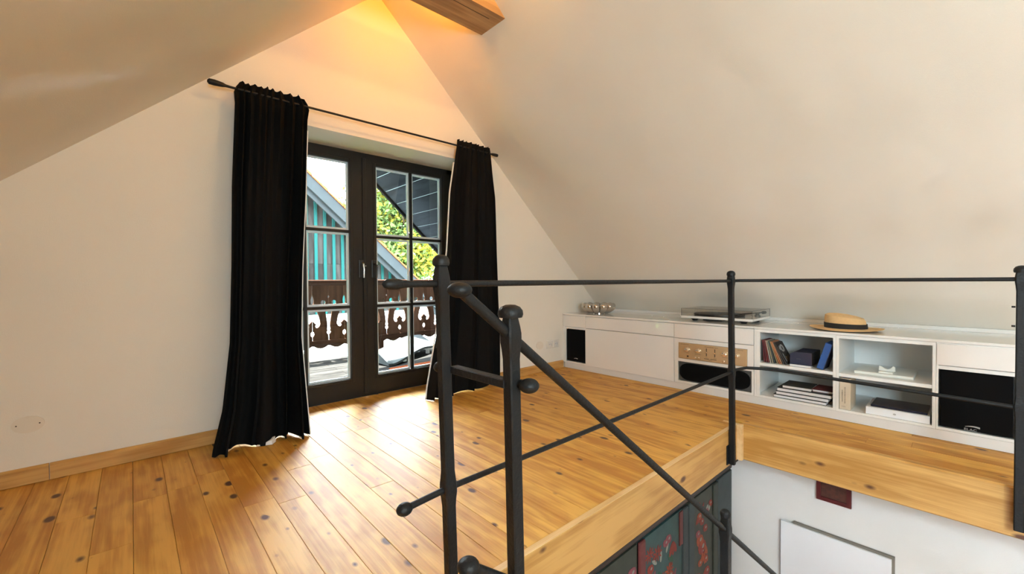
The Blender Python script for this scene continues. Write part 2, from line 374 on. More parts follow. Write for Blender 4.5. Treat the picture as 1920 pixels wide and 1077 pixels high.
# ------------------------------------------------------------------ downstairs
bx('wall_lower_right', M['plaster_low'], 3.5, 3.7, -4, 1.9, -2.6, -.222, kind='structure', label='white wall of the lower storey')
bx('wall_lower_back', M['plaster_low'], -2.2, 3.5, 1.78, 1.9, -2.6, -.25, kind='structure', label='lower wall behind the painted wardrobe')
bx('wall_lower_left', M['plaster_low'], -2.4, -2.2, -4, 1.9, -2.6, -.25, kind='structure', label='lower wall on the far left')
bx('wall_lower_front', M['plaster_low'], -2.2, 3.5, -4.2, -4, -2.6, -.25, kind='structure', label='lower wall behind the viewer')
bx('floor_lower', M['pine_y'], -2.2, 3.5, -4, 1.78, -2.6, -2.5, kind='structure', label='wooden floor of the lower storey')
pn = thing('wall_panel', 'flat white panel with shadow gap on the lower white wall', 'panel')
bx('panel_board', M['whitecard'], 3.462, 3.478, .335, .935, -1.75, -.752, pn, bev=.002)
bx('shadow_strip', M['panelshade'], 3.478, 3.499, .322, .86, -1.77, -.739, pn)  # grey strip in place of the shadow line at the panel's top and right
pc = thing('picture', 'small dark red picture on the lower white wall under the beam', 'picture')
m = MB(); m.prism([(.535, -.52), (.725, -.52), (.725, -.285), (.535, -.285)], [[(.56, -.495), (.70, -.495), (.70, -.31), (.56, -.31)]], lambda u, v, w_: (3.499 - .022 * w_, u, v)); m.build('frame', M['picframe'], pc)
bx('canvas', M['picture'], 3.486, 3.497, .56, .70, -.495, -.31, pc)

# painted wardrobe
wd = thing('wardrobe', 'antique blue-green wardrobe painted with red flowers under the loft edge', 'wardrobe')
WY = 1.25
m = MB(); m.box(1.45, 1.49, WY + .02, 1.74, -2.42, -.47); m.box(3.37, 3.41, WY + .02, 1.74, -2.42, -.47); m.box(1.45, 3.41, 1.72, 1.75, -2.42, -.47); m.box(1.45, 3.41, WY + .02, 1.74, -.495, -.47); m.box(1.45, 3.41, WY + .02, 1.74, -2.42, -2.38)
m.build('carcass', M['wardrobe'], wd)
m = MB(); prof = [(0, -.475), (-.015, -.475), (-.022, -.463), (-.022, -.45), (-.05, -.42), (-.058, -.41), (-.058, -.395), (0, -.395)]
m.rings([[(1.45 + d, WY + .03 + d, z) for d, z in prof], [(3.41 - d * .9, WY + .03 + d, z) for d, z in prof], [(3.41 - d * .9, 1.75, z) for d, z in prof]]); m.build('cornice', M['cornice'], wd)
for x0, x1 in ((1.45, 1.72), (3.155, 3.41)): bx('stile', M['wardrobe'], x0, x1, WY, WY + .02, -2.42, -.47, wd, bev=.004)
for i, (x0, x1) in enumerate(((1.725, 2.070), (2.685, 3.150))):
    bx('side_panel', M['wardrobe_panel'], x0, x1, WY + .008, WY + .02, -2.4, -.48, wd)
bx('moulding', M['wardrobe'], 2.685, 2.765, WY - .004, WY + .008, -2.4, -.48, wd, bev=.005)
bx('moulding', M['wardrobe_panel'], 3.075, 3.150, WY - .003, WY + .008, -2.4, -.48, wd, bev=.005)
dr = bx('door', M['wardrobe_teal'], 2.150, 2.600, WY + .006, WY + .02, -2.4, -.48, wd)
bx('moulding', M['wardrobe_red'], 2.085, 2.147, WY - .004, WY + .016, -2.4, -.48, dr, bev=.006)
bx('moulding', M['wardrobe'], 2.603, 2.675, WY - .004, WY + .016, -2.4, -.48, dr, bev=.006)
bx('moulding', M['wardrobe_red'], 2.56, 2.60, WY - .002, WY + .006, -.70, -.485, dr)
def flowers(parent, y, items):
    """painted flowers: thin petals laid on the panel, one object per flower"""
    for x, z, r, kind, col in items:
        m = MB(); nmain = None
        def disc(cx, cz, rx, rz, ang=0, lay=0):
            pts = []
            for k in range(9):
                a = 2 * math.pi * k / 9; u, v = rx * math.cos(a), rz * math.sin(a)
                pts.append((cx + u * math.cos(ang) - v * math.sin(ang), cz + u * math.sin(ang) + v * math.cos(ang)))
            m.prism(pts, [], lambda u, v, w_: (u, y - .0012 * w_ * (lay + 1), v))
        mats = [M[col]]
        if kind == 'daisy':
            for q in range(9):
                a = 2 * math.pi * q / 9; disc(x + .6 * r * math.cos(a), z + .5 * r * math.sin(a), .42 * r, .12 * r, a, (q % 3) * .3)
        elif kind == 'rose':
            disc(x, z, r, r * .8); disc(x - .5 * r, z + .3 * r, r * .6, r * .5, .5, .3); disc(x + .5 * r, z - .3 * r, r * .6, r * .5, .9, .4)
            nmain = len(m.bm.faces); disc(x + .2 * r, z + .1 * r, .3 * r, .22 * r, .5, 1); mats.append(M['petal_white'])
        elif kind == 'tulip':
            for q in (-.5, 0, .5): disc(x + q * r, z, .4 * r, r, q, .3 + q * .5)
        else: disc(x, z, r * .35, r, random.uniform(-1, 1))
        o = m.build('flower', mats[0], parent)
        if nmain is not None:
            o.data.materials.append(mats[1])
            for i, p in enumerate(o.data.polygons): p.material_index = int(i >= nmain)
rnd = random.Random(3)
it = [(2.905, -.86, .060, 'rose', 'petal_red'), (2.87, -.80, .05, 'rose', 'petal_orange'), (2.94, -.90, .045, 'tulip', 'petal_orange'), (2.96, -.965, .035, 'rose', 'petal_red'), (2.84, -.745, .032, 'rose', 'petal_pink'), (2.955, -.745, .032, 'rose', 'petal_red'), (2.90, -.68, .03, 'rose', 'petal_red'),
      (2.98, -.64, .03, 'tulip', 'petal_pink'), (3.0, -.61, .028, 'leaf', 'petal_white'), (2.86, -.63, .032, 'rose', 'petal_orange'), (3.04, -.60, .03, 'rose', 'petal_red'), (2.84, -1.05, .04, 'rose', 'petal_orange'), (2.98, -1.06, .04, 'rose', 'petal_red'), (2.91, -1.16, .06, 'rose', 'petal_red')]
flowers(wd, WY + .008, it)
it = [(2.20, -.60, .05, 'daisy', 'petal_red'), (2.29, -.63, .055, 'daisy', 'petal_red'), (2.43, -.80, .055, 'daisy', 'petal_orange'), (2.19, -.745, .03, 'leaf', 'petal_white'), (2.24, -.75, .03, 'leaf', 'petal_white'), (2.48, -.68, .045, 'tulip', 'petal_red'), (2.39, -.61, .03, 'rose', 'petal_pink'), (2.28, -.86, .035, 'leaf', 'petal_white'), (2.40, -.92, .04, 'rose', 'petal_pink'), (2.52, -.92, .03, 'leaf', 'petal_white'), (2.33, -.98, .045, 'rose', 'petal_red'), (2.25, -.96, .03, 'leaf', 'petal_white'), (2.33, -.78, .04, 'leaf', 'stemgreen'), (2.45, -.73, .05, 'leaf', 'stemgreen')]
for q in range(22): it.append((rnd.uniform(2.18, 2.54), rnd.uniform(-1.25, -.55), .034, rnd.choice(['daisy', 'rose', 'leaf']), rnd.choice(['petal_red', 'petal_white', 'petal_pink'])))
rnd2 = random.Random(8)
flowers(dr, WY + .006, it)
flowers(wd, WY + .008, [(rnd2.uniform(2.80, 3.05), rnd2.uniform(-1.2, -.52), rnd2.uniform(.018, .032), rnd2.choice(['rose', 'rose', 'leaf', 'tulip']), rnd2.choice(['petal_red', 'petal_orange', 'petal_white', 'petal_pink'])) for q in range(16)])
flowers(wd, WY + .0075, [(1.93, -.66, .05, 'rose', 'petal_red'), (2.02, -.62, .04, 'rose', 'petal_pink'), (1.85, -.75, .05, 'tulip', 'petal_red'), (2.0, -.80, .05, 'rose', 'petal_red')])

# steep open stair (below the picture)
st = thing('staircase', 'wooden open stair going down beside the loft edge', 'stairs')
for i in range(9):
    zt = -.245 - .25 * i; xt = .88 + .32 * i
    if xt + .14 > 3.46: break
    bx('tread', M['pine_by'], xt - .14, xt + .14, -.25, .76, zt - .045, zt, st, bev=.004)
for yy in (-.29, .762):
    m = MB(); m.rings([[(.70, y, -.05), (.86, y, -.05), (3.42, y, -2.05), (3.42, y, -2.27), (.70, y, -.27)] for y in (yy, yy + .02)]); m.build('stringer', M['pine_x'], st)
# ------------------------------------------------------------------ balcony door
YD = 3.55
dn = thing('door_1', 'dark brown double balcony door with small panes', kind='structure')
FX0, FX1 = .57, 2.395
m = MB(); m.box(FX0 - .03, FX0 + .06, YD, YD + .075, 0, DZ); m.box(FX1 - .045, FX1 + .015, YD, YD + .075, 0, DZ); m.box(FX0, FX1, YD, YD + .075, 2.065, DZ); m.box(FX0, FX1, YD + .01, YD + .075, .0, .03)
m.build('door_frame', M['doorpaint'], dn)
def leaf(xa, xb, gxa, gxb, mx, mz, gz0, gz1):
    lf = MB()
    y0, y1 = YD - .012, YD + .055
    for b in ((xa, gxa, y0, y1, .032, 2.062), (gxb, xb, y0, y1, .032, 2.062), (gxa, gxb, y0, y1, .032, gz0), (gxa, gxb, y0, y1, gz1, 2.062)): lf.box(*b)
    # moulded step round the opening
    o = lf.build('leaf', M['doorpaint'], dn)
    for b in ((gxa - .028, gxa, YD - .018, YD - .010, gz0 - .028, gz1 + .028), (gxb, gxb + .028, YD - .018, YD - .010, gz0 - .028, gz1 + .028), (gxa, gxb, YD - .018, YD - .010, gz0 - .028, gz0), (gxa, gxb, YD - .018, YD - .010, gz1, gz1 + .028)): bx('glazing_bead', M['doorpaint'], *b, o, bev=.003)
    hw = .0125
    for x in mx: bx('muntin', M['doorpaint'], x - hw, x + hw, YD - .012, YD + .010, gz0, gz1, o, bev=.003)
    for z in mz: bx('muntin', M['doorpaint'], gxa, gxb, YD - .010, YD + .010, z - hw * .9, z + hw * .9, o, bev=.003)
    xs = [gxa] + list(mx) + [gxb]; zs = [gz0] + list(mz) + [gz1]
    for i in range(len(xs) - 1):
        for j in range(len(zs) - 1):
            x0, x1, z0, z1 = xs[i], xs[i + 1], zs[j], zs[j + 1]
            bx('pane', M['glass'], x0 + .002, x1 - .002, YD + .026, YD + .030, z0 + .002, z1 - .002, o)
            f = lambda a: (lambda u, v, w_: (u, YD + .012 + .013 * w_, v))
            t = .017
            a0 = x0 + (hw + .0 if i else .001); a1 = x1 - (hw if i < len(xs) - 2 else .001); c0 = z0 + (hw if j else .001); c1 = z1 - (hw if j < len(zs) - 2 else .001)
            MB().prism([(a0, c0), (a1, c0), (a1, c1), (a0, c1)], [[(a0 + t, c0 + t), (a1 - t, c0 + t), (a1 - t, c1 - t), (a0 + t, c1 - t)]], f(0)).build('pane_spacer', M['spacer'], o)
    return o
LF = leaf(FX0 + .03, 1.49, .70, 1.370, [1.015], [.785, 1.421], .175, 2.008)
RF = leaf(1.505, FX1 - .03, 1.604, 2.275, [1.945], [.783, 1.392], .175, 2.008)
bx('cover_strip', M['doorpaint'], 1.478, 1.512, YD - .024, YD - .012, .033, 2.06, LF, bev=.004)
def handle(x, parent, lever_mat):
    m = MB(); m.box(x - .02, x + .02, YD - .022, YD - .012, 1.03, 1.185, .006, 2); m.build('handle_plate', M['blackplast'], parent)
    m = MB(); m.tube([(x, YD - .02, 1.155), (x, YD - .055, 1.155), (x, YD - .066, 1.145), (x + .004, YD - .070, 1.10), (x + .003, YD - .068, 1.03)], [.010, .010, .011, .010, .008], 10); m.build('handle', lever_mat, parent, smooth=True)
handle(1.462, LF, M['steel'])
m = MB(); m.box(1.555, 1.595, YD - .022, YD - .012, 1.03, 1.185, .006, 2); m.build('handle_plate', M['blackplast'], RF)
m = MB(); m.tube([(1.575, YD - .02, 1.15), (1.575, YD - .05, 1.15), (1.578, YD - .06, 1.14), (1.578, YD - .062, 1.03)], [.010, .010, .011, .008], 10); m.build('handle', M['blackplast'], RF, smooth=True)
for x, p in ((1.50, LF), (1.612, RF)): MB().ell((x, YD - .020, 1.132), .008, .006, .007, 10, 6).build('screw_cap', M['steel'], p, smooth=True)

# ------------------------------------------------------------------ curtain rod and curtains
RY, RZ = 3.07, 2.192
cr = thing('curtain_rod', 'black forged curtain rod over the balcony door', 'curtain rod')
MB().tube([(.47, RY, RZ + .003), (1.5, RY, RZ), (2.53, RY, RZ - .001)], .0075, 10).build('rod', M['iron'], cr, smooth=True)
MB().tube([(.47, RY, RZ + .003), (.445, RY, RZ + .004), (.43, RY, RZ + .005), (.39, RY, RZ + .006), (.362, RY, RZ + .006), (.353, RY, RZ + .006)], [.0075, .009, .014, .018, .017, .006], 12).build('finial', M['iron'], cr, smooth=True)
MB().tube([(2.53, RY, RZ - .001), (2.545, RY, RZ - .001), (2.58, RY, RZ - .001), (2.607, RY, RZ - .001), (2.612, RY, RZ - .001)], [.0075, .012, .015, .014, .005], 12).build('finial', M['iron'], cr, smooth=True)
for x in (.60, 2.40):
    m = MB(); m.tube([(x, RY, RZ), (x, YG - .012, RZ)], .007, 8); m.box(x - .02, x + .02, YG - .012, YG, RZ - .03, RZ + .03); m.build('bracket', M['iron'], cr)
def lerp_tab(tab, z):
    t = sorted(tab)
    if z <= t[0][0]: return t[0][1:]
    for a, b in zip(t, t[1:]):
        if z <= b[0]:
            f = (z - a[0]) / (b[0] - a[0]); return tuple(p + (q - p) * f for p, q in zip(a[1:], b[1:]))
    return t[-1][1:]
def curtain(name, label, tab, folds, seed, hem, edge_side, nu=110, nv=64):
    """tab rows: z, x left, x right, y centre, fold depth"""
    rg = random.Random(seed)
    ws = [rg.uniform(.65, 1.5) for _ in range(folds)]; tot = sum(ws); cum = [0]
    for q in ws: cum.append(cum[-1] + q / tot)
    dep = [rg.uniform(.55, 1.15) for _ in range(folds)]
    shift = [rg.uniform(-.35, .35) for _ in range(folds + 1)]; tops = [rg.uniform(-.006, .010) for _ in range(folds)]
    fade = [rg.choice((-.35, -.1, .75, .95)) for _ in range(folds)]
    def pt(u, v):
        i = min(folds - 1, max(j for j in range(folds) if u >= cum[j] - 1e-9)); f = (u - cum[i]) / (cum[i + 1] - cum[i])
        ztop = 2.25 + tops[i] * math.sin(math.pi * f) - .006 * (1 - math.sin(math.pi * f))
        zb = hem(u); z = zb + (ztop - zb) * v
        xl, xr, yc, a = lerp_tab(tab, z)
        wob = (1 - v) * .6
        d = dep[i] * (1 - fade[i] * min(1, 2.2 * (1 - v) ** .8)) * (1 - .25 * wob * math.sin(3.1 * i + 4 * v))
        ph = math.sin(2 * math.pi * f + shift[i] * wob)
        y = yc - a * d * ph + (.25 + .45 * (1 - v)) * a * math.sin(4.1 * u * folds * .37 + 2.5 * v + seed)
        x = xl + (xr - xl) * u + .30 * a * d * math.sin(4 * math.pi * f) * .5
        # gathered on the rod
        g = math.exp(-((z - RZ) / .03) ** 2); y = y * (1 - .25 * g) + (RY - .012 - .3 * abs(y - RY)) * .25 * g
        return Vector((x, y, z))
    us = [i / nu for i in range(nu + 1)]; vs = [j / nv for j in range(nv + 1)]
    G = [[pt(u, v) for u in us] for v in vs]
    m = MB(); th = .006
    F = [[m.bm.verts.new(p) for p in r] for r in G]; Bk = [[m.bm.verts.new(p + Vector((0, th, 0))) for p in r] for r in G]
    for j in range(nv):
        for i in range(nu):
            m.bm.faces.new((F[j][i], F[j][i + 1], F[j + 1][i + 1], F[j + 1][i])); m.bm.faces.new((Bk[j][i], Bk[j + 1][i], Bk[j + 1][i + 1], Bk[j][i + 1]))
    for j in range(nv):
        for i in (0, nu): m.bm.faces.new((F[j][i], F[j + 1][i], Bk[j + 1][i], Bk[j][i]))
    for i in range(nu):
        for j in (0, nv): m.bm.faces.new((F[j][i], F[j][i + 1], Bk[j][i + 1], Bk[j][i]))
    t = thing(name, label, 'curtain', 'curtains at the balcony door')
    m.build('fabric', M['velvet'], t, smooth=True)
    i = 0 if edge_side < 0 else nu
    m = MB(); A = [G[j][i] for j in range(nv - 5)]
    m.rings([[p + Vector((edge_side * .004 + .004 * dx, .007 + dy, 0)) for dx, dy in ((-1, 0), (1, 0), (1, .01), (-1, .01))] for p in A]); m.build('lining', M['lining'], t)
    return t
left_tab = [(2.26, .53, .885, 3.075, .022), (2.19, .487, .925, 3.07, .022), (2.10, .49, .91, 3.06, .035), (1.59, .463, .885, 3.04, .045), (1.1, .448, .85, 3.02, .055), (.64, .427, .825, 2.995, .065), (.26, .38, .835, 2.965, .08), (.02, .325, .845, 2.955, .085)]
lc = curtain('curtain', 'black velvet curtain gathered on the left, spreading on the floor', left_tab, 9, 4, lambda u: .003 + .006 * (1 + math.sin(9 * u)) * .5, 1)
m = MB(); m.rings([[(.545, 2.915, .004), (.625, 2.885, .004), (.655, 2.925, .004), (.57, 2.945, .004)], [(.548, 2.918, .008), (.622, 2.89, .03), (.65, 2.925, .04), (.575, 2.942, .02)]]); m.build('hem_tag', M['lining'], lc)
right_tab = [(2.26, 2.15, 2.51, 3.075, .022), (2.19, 2.14, 2.52, 3.07, .022), (2.0, 2.10, 2.53, 3.06, .03), (1.77, 2.058, 2.56, 3.06, .036), (1.26, 2.02, 2.575, 3.06, .04), (.83, 1.965, 2.595, 3.06, .044), (.49, 1.90, 2.622, 3.06, .048), (.1, 1.83, 2.632, 3.06, .05), (.0, 1.82, 2.632, 3.06, .05)]
curtain('curtain', 'black velvet curtain hanging straight on the right, white lining at its edge', right_tab, 8, 9, lambda u: .004 + .035 * max(0, u - .3), -1)

# ------------------------------------------------------------------ forged railing
ir = thing('iron_railing', 'black forged iron railing with ball ends around the stairwell', 'railing')
def post(name, top, bot, swell, h=.0162, capr=.026, par=ir):
    """square bar from top to bot (points), swollen at the given heights, mushroom cap"""
    T, Bm = Vector(top), Vector(bot)
    zs = {T.z, Bm.z}
    for s in swell: zs |= {s - .055, s - .03, s - .012, s + .012, s + .03, s + .055}
    zs = sorted(z for z in zs if Bm.z <= z <= T.z)
    R_ = []
    for z in zs:
        f = (z - Bm.z) / (T.z - Bm.z); c = Bm.lerp(T, f); c.z = z
        k = h * (1.0 - .12 * max(0, (z - (T.z - .1)) / .1)); 
        for s in swell:
            d = abs(z - s)
            if d < .02: k = h * 1.25
            elif d < .04: k = h * 1.12
        e = k * .8
        R_.append([c + Vector(v) for v in ((-k, -e, 0), (-e, -k, 0), (e, -k, 0), (k, -e, 0), (k, e, 0), (e, k, 0), (-e, k, 0), (-k, e, 0))])
    o = MB().rings(R_).build(name, M['iron'], par)
    m = MB(); m.lathe([(.35 * capr, -.002), (.92 * capr, 0), (capr, .008), (.96 * capr, .018), (.75 * capr, .027), (.4 * capr, .032), (.05 * capr, .033)], T, 16); m.build('cap', M['iron'], o, smooth=True)
    return o
A_top = (.684, 1.068, 1.045); A_bot = (.719, 1.068, -.2)
pA = post('post', A_top, A_bot, (.99, .372))
pB = post('post', (2.895, 1.068, 1.02), (2.925, 1.068, -.225), (.986, .385))
pC = post('post', (3.062, -.146, 1.02), (3.062, -.146, -.19), (.988, .388))
pD = post('post', (.7195, .80, .905), (.742, .80, -.2), (.852,), h=.0172, capr=.033)
for p, (x, y) in ((pB, (2.925, 1.068)), (pA, (.717, 1.068))):
    bx('foot_plate', M['iron'], x - .045, x + .02, y + .016, y + .0215, -.225 if p is pB else -.2, -.10, p)
bx('foot_plate', M['iron'], 3.08, 3.099, -.23, -.15, -.19, -.08, pC)
for dz in (.86, .77): MB().tube([(3.05, -.128, dz), (3.05, -.116, dz)], .0045, 8).build('bolt', M['iron'], pC)
rl = MB(); rl.tube([(.52, 1.068, .9915), (.69, 1.068, .991), (2.9, 1.068, .986)], .0098, 12); o = rl.build('top_rail', M['iron'], ir, smooth=True)
m = MB(); m.tube([(.575, 1.068, .9915), (.555, 1.068, .9915), (.545, 1.068, .9915), (.53, 1.068, .9915), (.515, 1.068, .9915), (.505, 1.068, .9915), (.499, 1.068, .9915)], [.010, .0125, .015, .0155, .0145, .010, .002], 14); m.build('rail_knob', M['iron'], o, smooth=True)
MB().tube([(2.9, 1.068, .986), (2.96, 1.04, .988), (3.02, .9, .988), (3.062, .7, .988), (3.062, -.146, .989)], .0098, 12).build('top_rail', M['iron'], ir, smooth=True)
rl = MB(); rl.tube([(.57, 1.068, .362), (.705, 1.068, .372), (2.915, 1.068, .388)], .0092, 12); o = rl.build('middle_rail', M['iron'], ir, smooth=True)
m = MB(); m.ell((.557, 1.068, .361), .024, .02, .018, 14, 10); m.build('rail_knob', M['iron'], o, smooth=True)
MB().tube([(2.915, 1.068, .388), (2.95, 1.055, .400), (3.0, 1.01, .411), (3.04, .93, .412), (3.062, .85, .411), (3.062, .3, .399), (3.062, -.146, .388)], .0098, 12).build('middle_rail', M['iron'], ir, smooth=True)
# crossbar between the two posts, with its ball ends
m = MB(); m.box(.703, .733, .81, 1.055, .722, .744, .002); o = m.build('crossbar', M['iron'], ir)
MB().ell((.738, .752, .734), .026, .026, .019, 16, 10).build('ball_end', M['iron'], o, smooth=True)
MB().tube([(.735, .79, .734), (.737, .765, .734)], .012, 10).build('ball_neck', M['iron'], o)
MB().ell((.70, 1.105, .735), .020, .020, .017, 14, 10).build('ball_end', M['iron'], o, smooth=True)
HD = -.773
def hp(x): return (x, .80, .977 + HD * (x - .564))
hr = MB().tube([hp(.57), hp(1.2), hp(2.0), hp(2.9)], .0135, 14).build('handrail', M['iron'], ir, smooth=True)
MB().ell(hp(.562), .030, .030, .0185, 16, 10).build('rail_knob', M['iron'], hr, smooth=True)
def lp(x): return (x, .80, .322 + HD * (x - .583))
lr = MB().tube([lp(.59), lp(1.2), lp(2.9)], .0135, 12).build('lower_handrail', M['iron'], ir, smooth=True)
MB().ell(lp(.58), .027, .027, .020, 16, 10).build('rail_knob', M['iron'], lr, smooth=True)
post('newel_post', (2.105, .80, -.145), (2.105, .80, -1.5), (-.215,), h=.019, capr=.024)

# ------------------------------------------------------------------ white sideboard, unit by unit
XF, XB = 3.667, 4.24
G_ = .0022
def unit(label): return thing('cabinet_unit', label, 'cabinet', 'white units of the low sideboard')
def carcass(parent, y0, y1, open_front, t=.018, z0=.064, z1=.600, shelves=(), x0=XF):
    m = MB(); m.box(x0, XB, y0, y0 + t, z0, z1); m.box(x0, XB, y1 - t, y1, z0, z1)
    m.box(x0, XB, y0 + t, y1 - t, z0, z0 + .016); m.box(x0, XB, y0 + t, y1 - t, z1 - .022, z1); m.box(XB - .012, XB, y0 + t, y1 - t, z0 + .016, z1 - .022)
    m.build('carcass', M['whitematt'], parent)
    for z in shelves: bx('shelf', M['whitematt'], x0 + .004, XB - .013, y0 + t, y1 - t, z - .022, z, parent)
def front(name, parent, y0, y1, z0, z1, th=.018): return bx(name, M['whitegloss'], XF - .004, XF - .004 + th, y0 + G_, y1 - G_, z0 + G_, z1 - G_, parent, bev=.0012)
def speaker(label, y0, y1, z0, z1, logo=None, baffle=False):
    s = thing('loudspeaker', label, 'loudspeaker')
    bx('speaker_box', M['blackplast'], XF + .030, XF + .40, y0, y1, z0, z1, s)
    if baffle:
        w_, h_ = (y1 - y0), (z1 - z0); pts = []
        for sy, sz, a0 in ((1, 1, 0), (-1, 1, 90), (-1, -1, 180), (1, -1, 270)):
            for q in range(7):
                a = math.radians(a0 + 15 * q); rx, rz = .085, .06
                pts.append(((y0 + y1) / 2 + sy * (w_ / 2 - .012 - rx) + rx * math.cos(a), (z0 + z1) / 2 + sz * (h_ / 2 - .010 - rz) + rz * math.sin(a)))
        bx('baffle', M['greyplast'], XF + .018, XF + .030, y0 + .003, y1 - .003, z0 + .003, z1 - .003, s)
        MB().prism(pts, [], lambda u, v, w2: (XF + .018 - .012 * w2, u, v)).build('grille', M['blackcloth'], s)
    else:
        bx('grille', M['blackcloth'], XF + .008, XF + .030, y0 + .004, y1 - .004, z0 + .004, z1 - .004, s, bev=.004)
    if logo:
        ly, lz, sc, word = logo
        if word: text_mesh('logo_text', word, sc, M['greytext'], s, (XF + .0074, ly + sc * 1.7, lz), (0, -1.25, 0), (0, 0, 1))
        m = MB(); r = sc * 1.9; out = []
        for q in range(9):
            f = q / 8; yy = ly + r * .75 - 1.75 * r * f; zz = lz + sc * .95 + sc * .55 * math.sin(math.pi * (.15 + .65 * f)); hh = sc * (.06 + .22 * f)
            out.append([(XF + .0078, yy, zz - hh), (XF + .0070, yy, zz - hh), (XF + .0070, yy, zz + hh), (XF + .0078, yy, zz + hh)])
        m.rings(out); m.build('logo_arc', M['greytext'], s)
    return s
u1 = unit('narrow end unit with a small speaker beside the gable wall')
carcass(u1, 2.8515, 3.150, True, t=.006, shelves=(.470,), x0=XF + .002)
front('drawer_front', u1, 2.851, 3.172, .470, .5995)
bx('filler_strip', M['whitematt'], XF, XF + .05, 3.1505, 3.1735, .064, .470, u1)
speaker('small black loudspeaker in the narrow left end unit', 2.859, 3.130, .083, .446, (3.0, .098, .016, None))
bx('side_lip', M['whitegloss'], XF - .003, XF + .01, 3.132, 3.150, .064, .469, u1)
u2 = unit('wide closed unit with drawer over large flap door')
carcass(u2, 1.844, 2.8485, False, x0=XF + .016)
front('drawer_front', u2, 1.842, 2.8505, .470, .5995); front('flap_door', u2, 1.842, 2.8505, .062, .470)
u3 = unit('unit with drawer holding the gold amplifier and a long speaker')
carcass(u3, 1.178, 1.8415, False, shelves=(.285,), x0=XF + .016)
front('drawer_front', u3, 1.178, 1.8415, .467, .5995)
m = MB(); m.prism([(1.1795, .259), (1.840, .259), (1.840, .4655), (1.1795, .4655)], [[(1.226, .286), (1.798, .286), (1.798, .431), (1.226, .431)]], lambda u, v, w_: (XF - .003 + .018 * w_, u, v)); m.build('surround', M['whitegloss'], u3)
m = MB(); m.box(XF + .002, XF + .016, 1.8075, 1.840, .064, .2575); m.box(XF + .002, XF + .016, 1.1795, 1.1965, .064, .2575); m.box(XF + .002, XF + .016, 1.1965, 1.8075, .064, .0835); m.build('lower_frame', M['whitematt'], u3)
speaker('long black centre loudspeaker below the gold amplifier', 1.1985, 1.8055, .085, .2555, None, True)
u4 = unit('open shelf unit holding records and stacked books')
carcass(u4, .6535, 1.1765, True, t=.0165, shelves=(.336,)); 
bx('edge_panel', M['whitematt'], XF, XF + .02, 1.137, 1.1595, .0805, .5775, u4)
u5 = unit('open shelf unit holding white boxes and one upright book')
carcass(u5, .1575, .6525, True, t=.0155, shelves=(.332,))
u6 = unit('right end unit with drawer over a tall black speaker')
carcass(u6, -.19, .1565, True, t=.010, shelves=(.459,), x0=XF + .002)
front('drawer_front', u6, -.19, .1565, .461, .595)
speaker('large black loudspeaker in the right end unit', -.155, .1435, .082, .436, (.008, .088, .018, 'ELAC'))
bx('dark_gap', M['blackplast'], XF + .02, XF + .03, -.178, -.157, .082, .436, u6)
bx('plinth', M['plinthm'], XF + .004, XF + .02, -.19, 3.155, .002, .062, label='white recessed plinth under the whole sideboard', category='plinth')
bx('worktop', M['whitegloss'], XF - .008, 4.362, 1.1795, 3.174, .602, .6185, bev=.0015, label='white gloss worktop left half, under bowl and turntable', category='worktop')
bx('worktop', M['whitegloss'], XF - .008, 4.362, -.20, 1.1775, .602, .6185, bev=.0015, label='white gloss worktop right half, under the straw hat', category='worktop')
m = MB(); m.rings([[(4.338, y, .619), (4.362, y, .619), (4.345, y, .646), (4.335, y, .644)] for y in (-.2, 3.172)]); m.build('trim_6', M['whitegloss'], kind='structure', label='white sealing strip between worktop and sloping ceiling')

# amplifier
am = thing('amplifier', 'champagne gold stereo amplifier with round knobs in the sideboard', 'amplifier')
AX = XF - .012
bx('amp_case', M['blackplast'], AX + .012, AX + .34, 1.236, 1.788, .2865, .425, am)
bx('faceplate', M['gold'], AX, AX + .012, 1.2275, 1.7965, .2895, .4295, am, bev=.003)
def knob(y, z, r):
    m = MB(); prof = [(r * 1.12, 0), (r * 1.12, .006), (r, .008), (r * .96, .026), (r * .8, .029), (r * .3, .030)]
    n = 20; m.rings([[(AX - d, y + rr * 1.15 * math.cos(2 * math.pi * k / n), z + rr * math.sin(2 * math.pi * k / n)) for k in range(n)] for rr, d in prof]); m.build('knob', M['goldknob'], am, smooth=True)
for y, z in ((1.712, .373), (1.615, .373), (1.395, .372), (1.302, .372)): knob(y, z, .0185)
def mark(y0, y1, z0, z1, name='print'): bx(name, M['ink'], AX - .0006, AX + .001, y0, y1, z0, z1, am)
for y in (1.547, 1.477):
    mark(y - .0035, y + .0035, .335, .402, 'slider_slot'); bx('slider_knob', M['goldknob'], AX - .014, AX, y - .009, y + .009, .362, .374, am, bev=.002)
mark(1.463, 1.567, .310, .3145, 'slider_slot'); bx('slider_knob', M['goldknob'], AX - .014, AX, 1.508, 1.520, .306, .318, am, bev=.002)
bx('headphone_jack', M['ink'], AX - .002, AX + .001, 1.703, 1.718, .308, .321, am)
for y, z in ((1.640, .313), (1.610, .313), (1.400, .313)):
    m = MB(); m.rings([[(AX - d, y + r * math.cos(2 * math.pi * k / 10), z + r * math.sin(2 * math.pi * k / 10)) for k in range(10)] for r, d in ((.008, 0), (.008, .010), (.004, .012))]); m.build('push_button', M['goldknob'], am)
y = 1.562
while y > 1.452:                                            # fine illegible print over the sliders and at the corners
    ww = random.choice((.004, .006, .009)); mark(y - ww, y, .4125, .4165); y -= ww + .003
y = 1.772
while y > 1.705:
    ww = random.choice((.004, .006)); mark(y - ww, y, .4165, .4205); y -= ww + .004
y = 1.295
while y > 1.255:
    ww = random.choice((.004, .006)); mark(y - ww, y, .4165, .420); y -= ww + .004
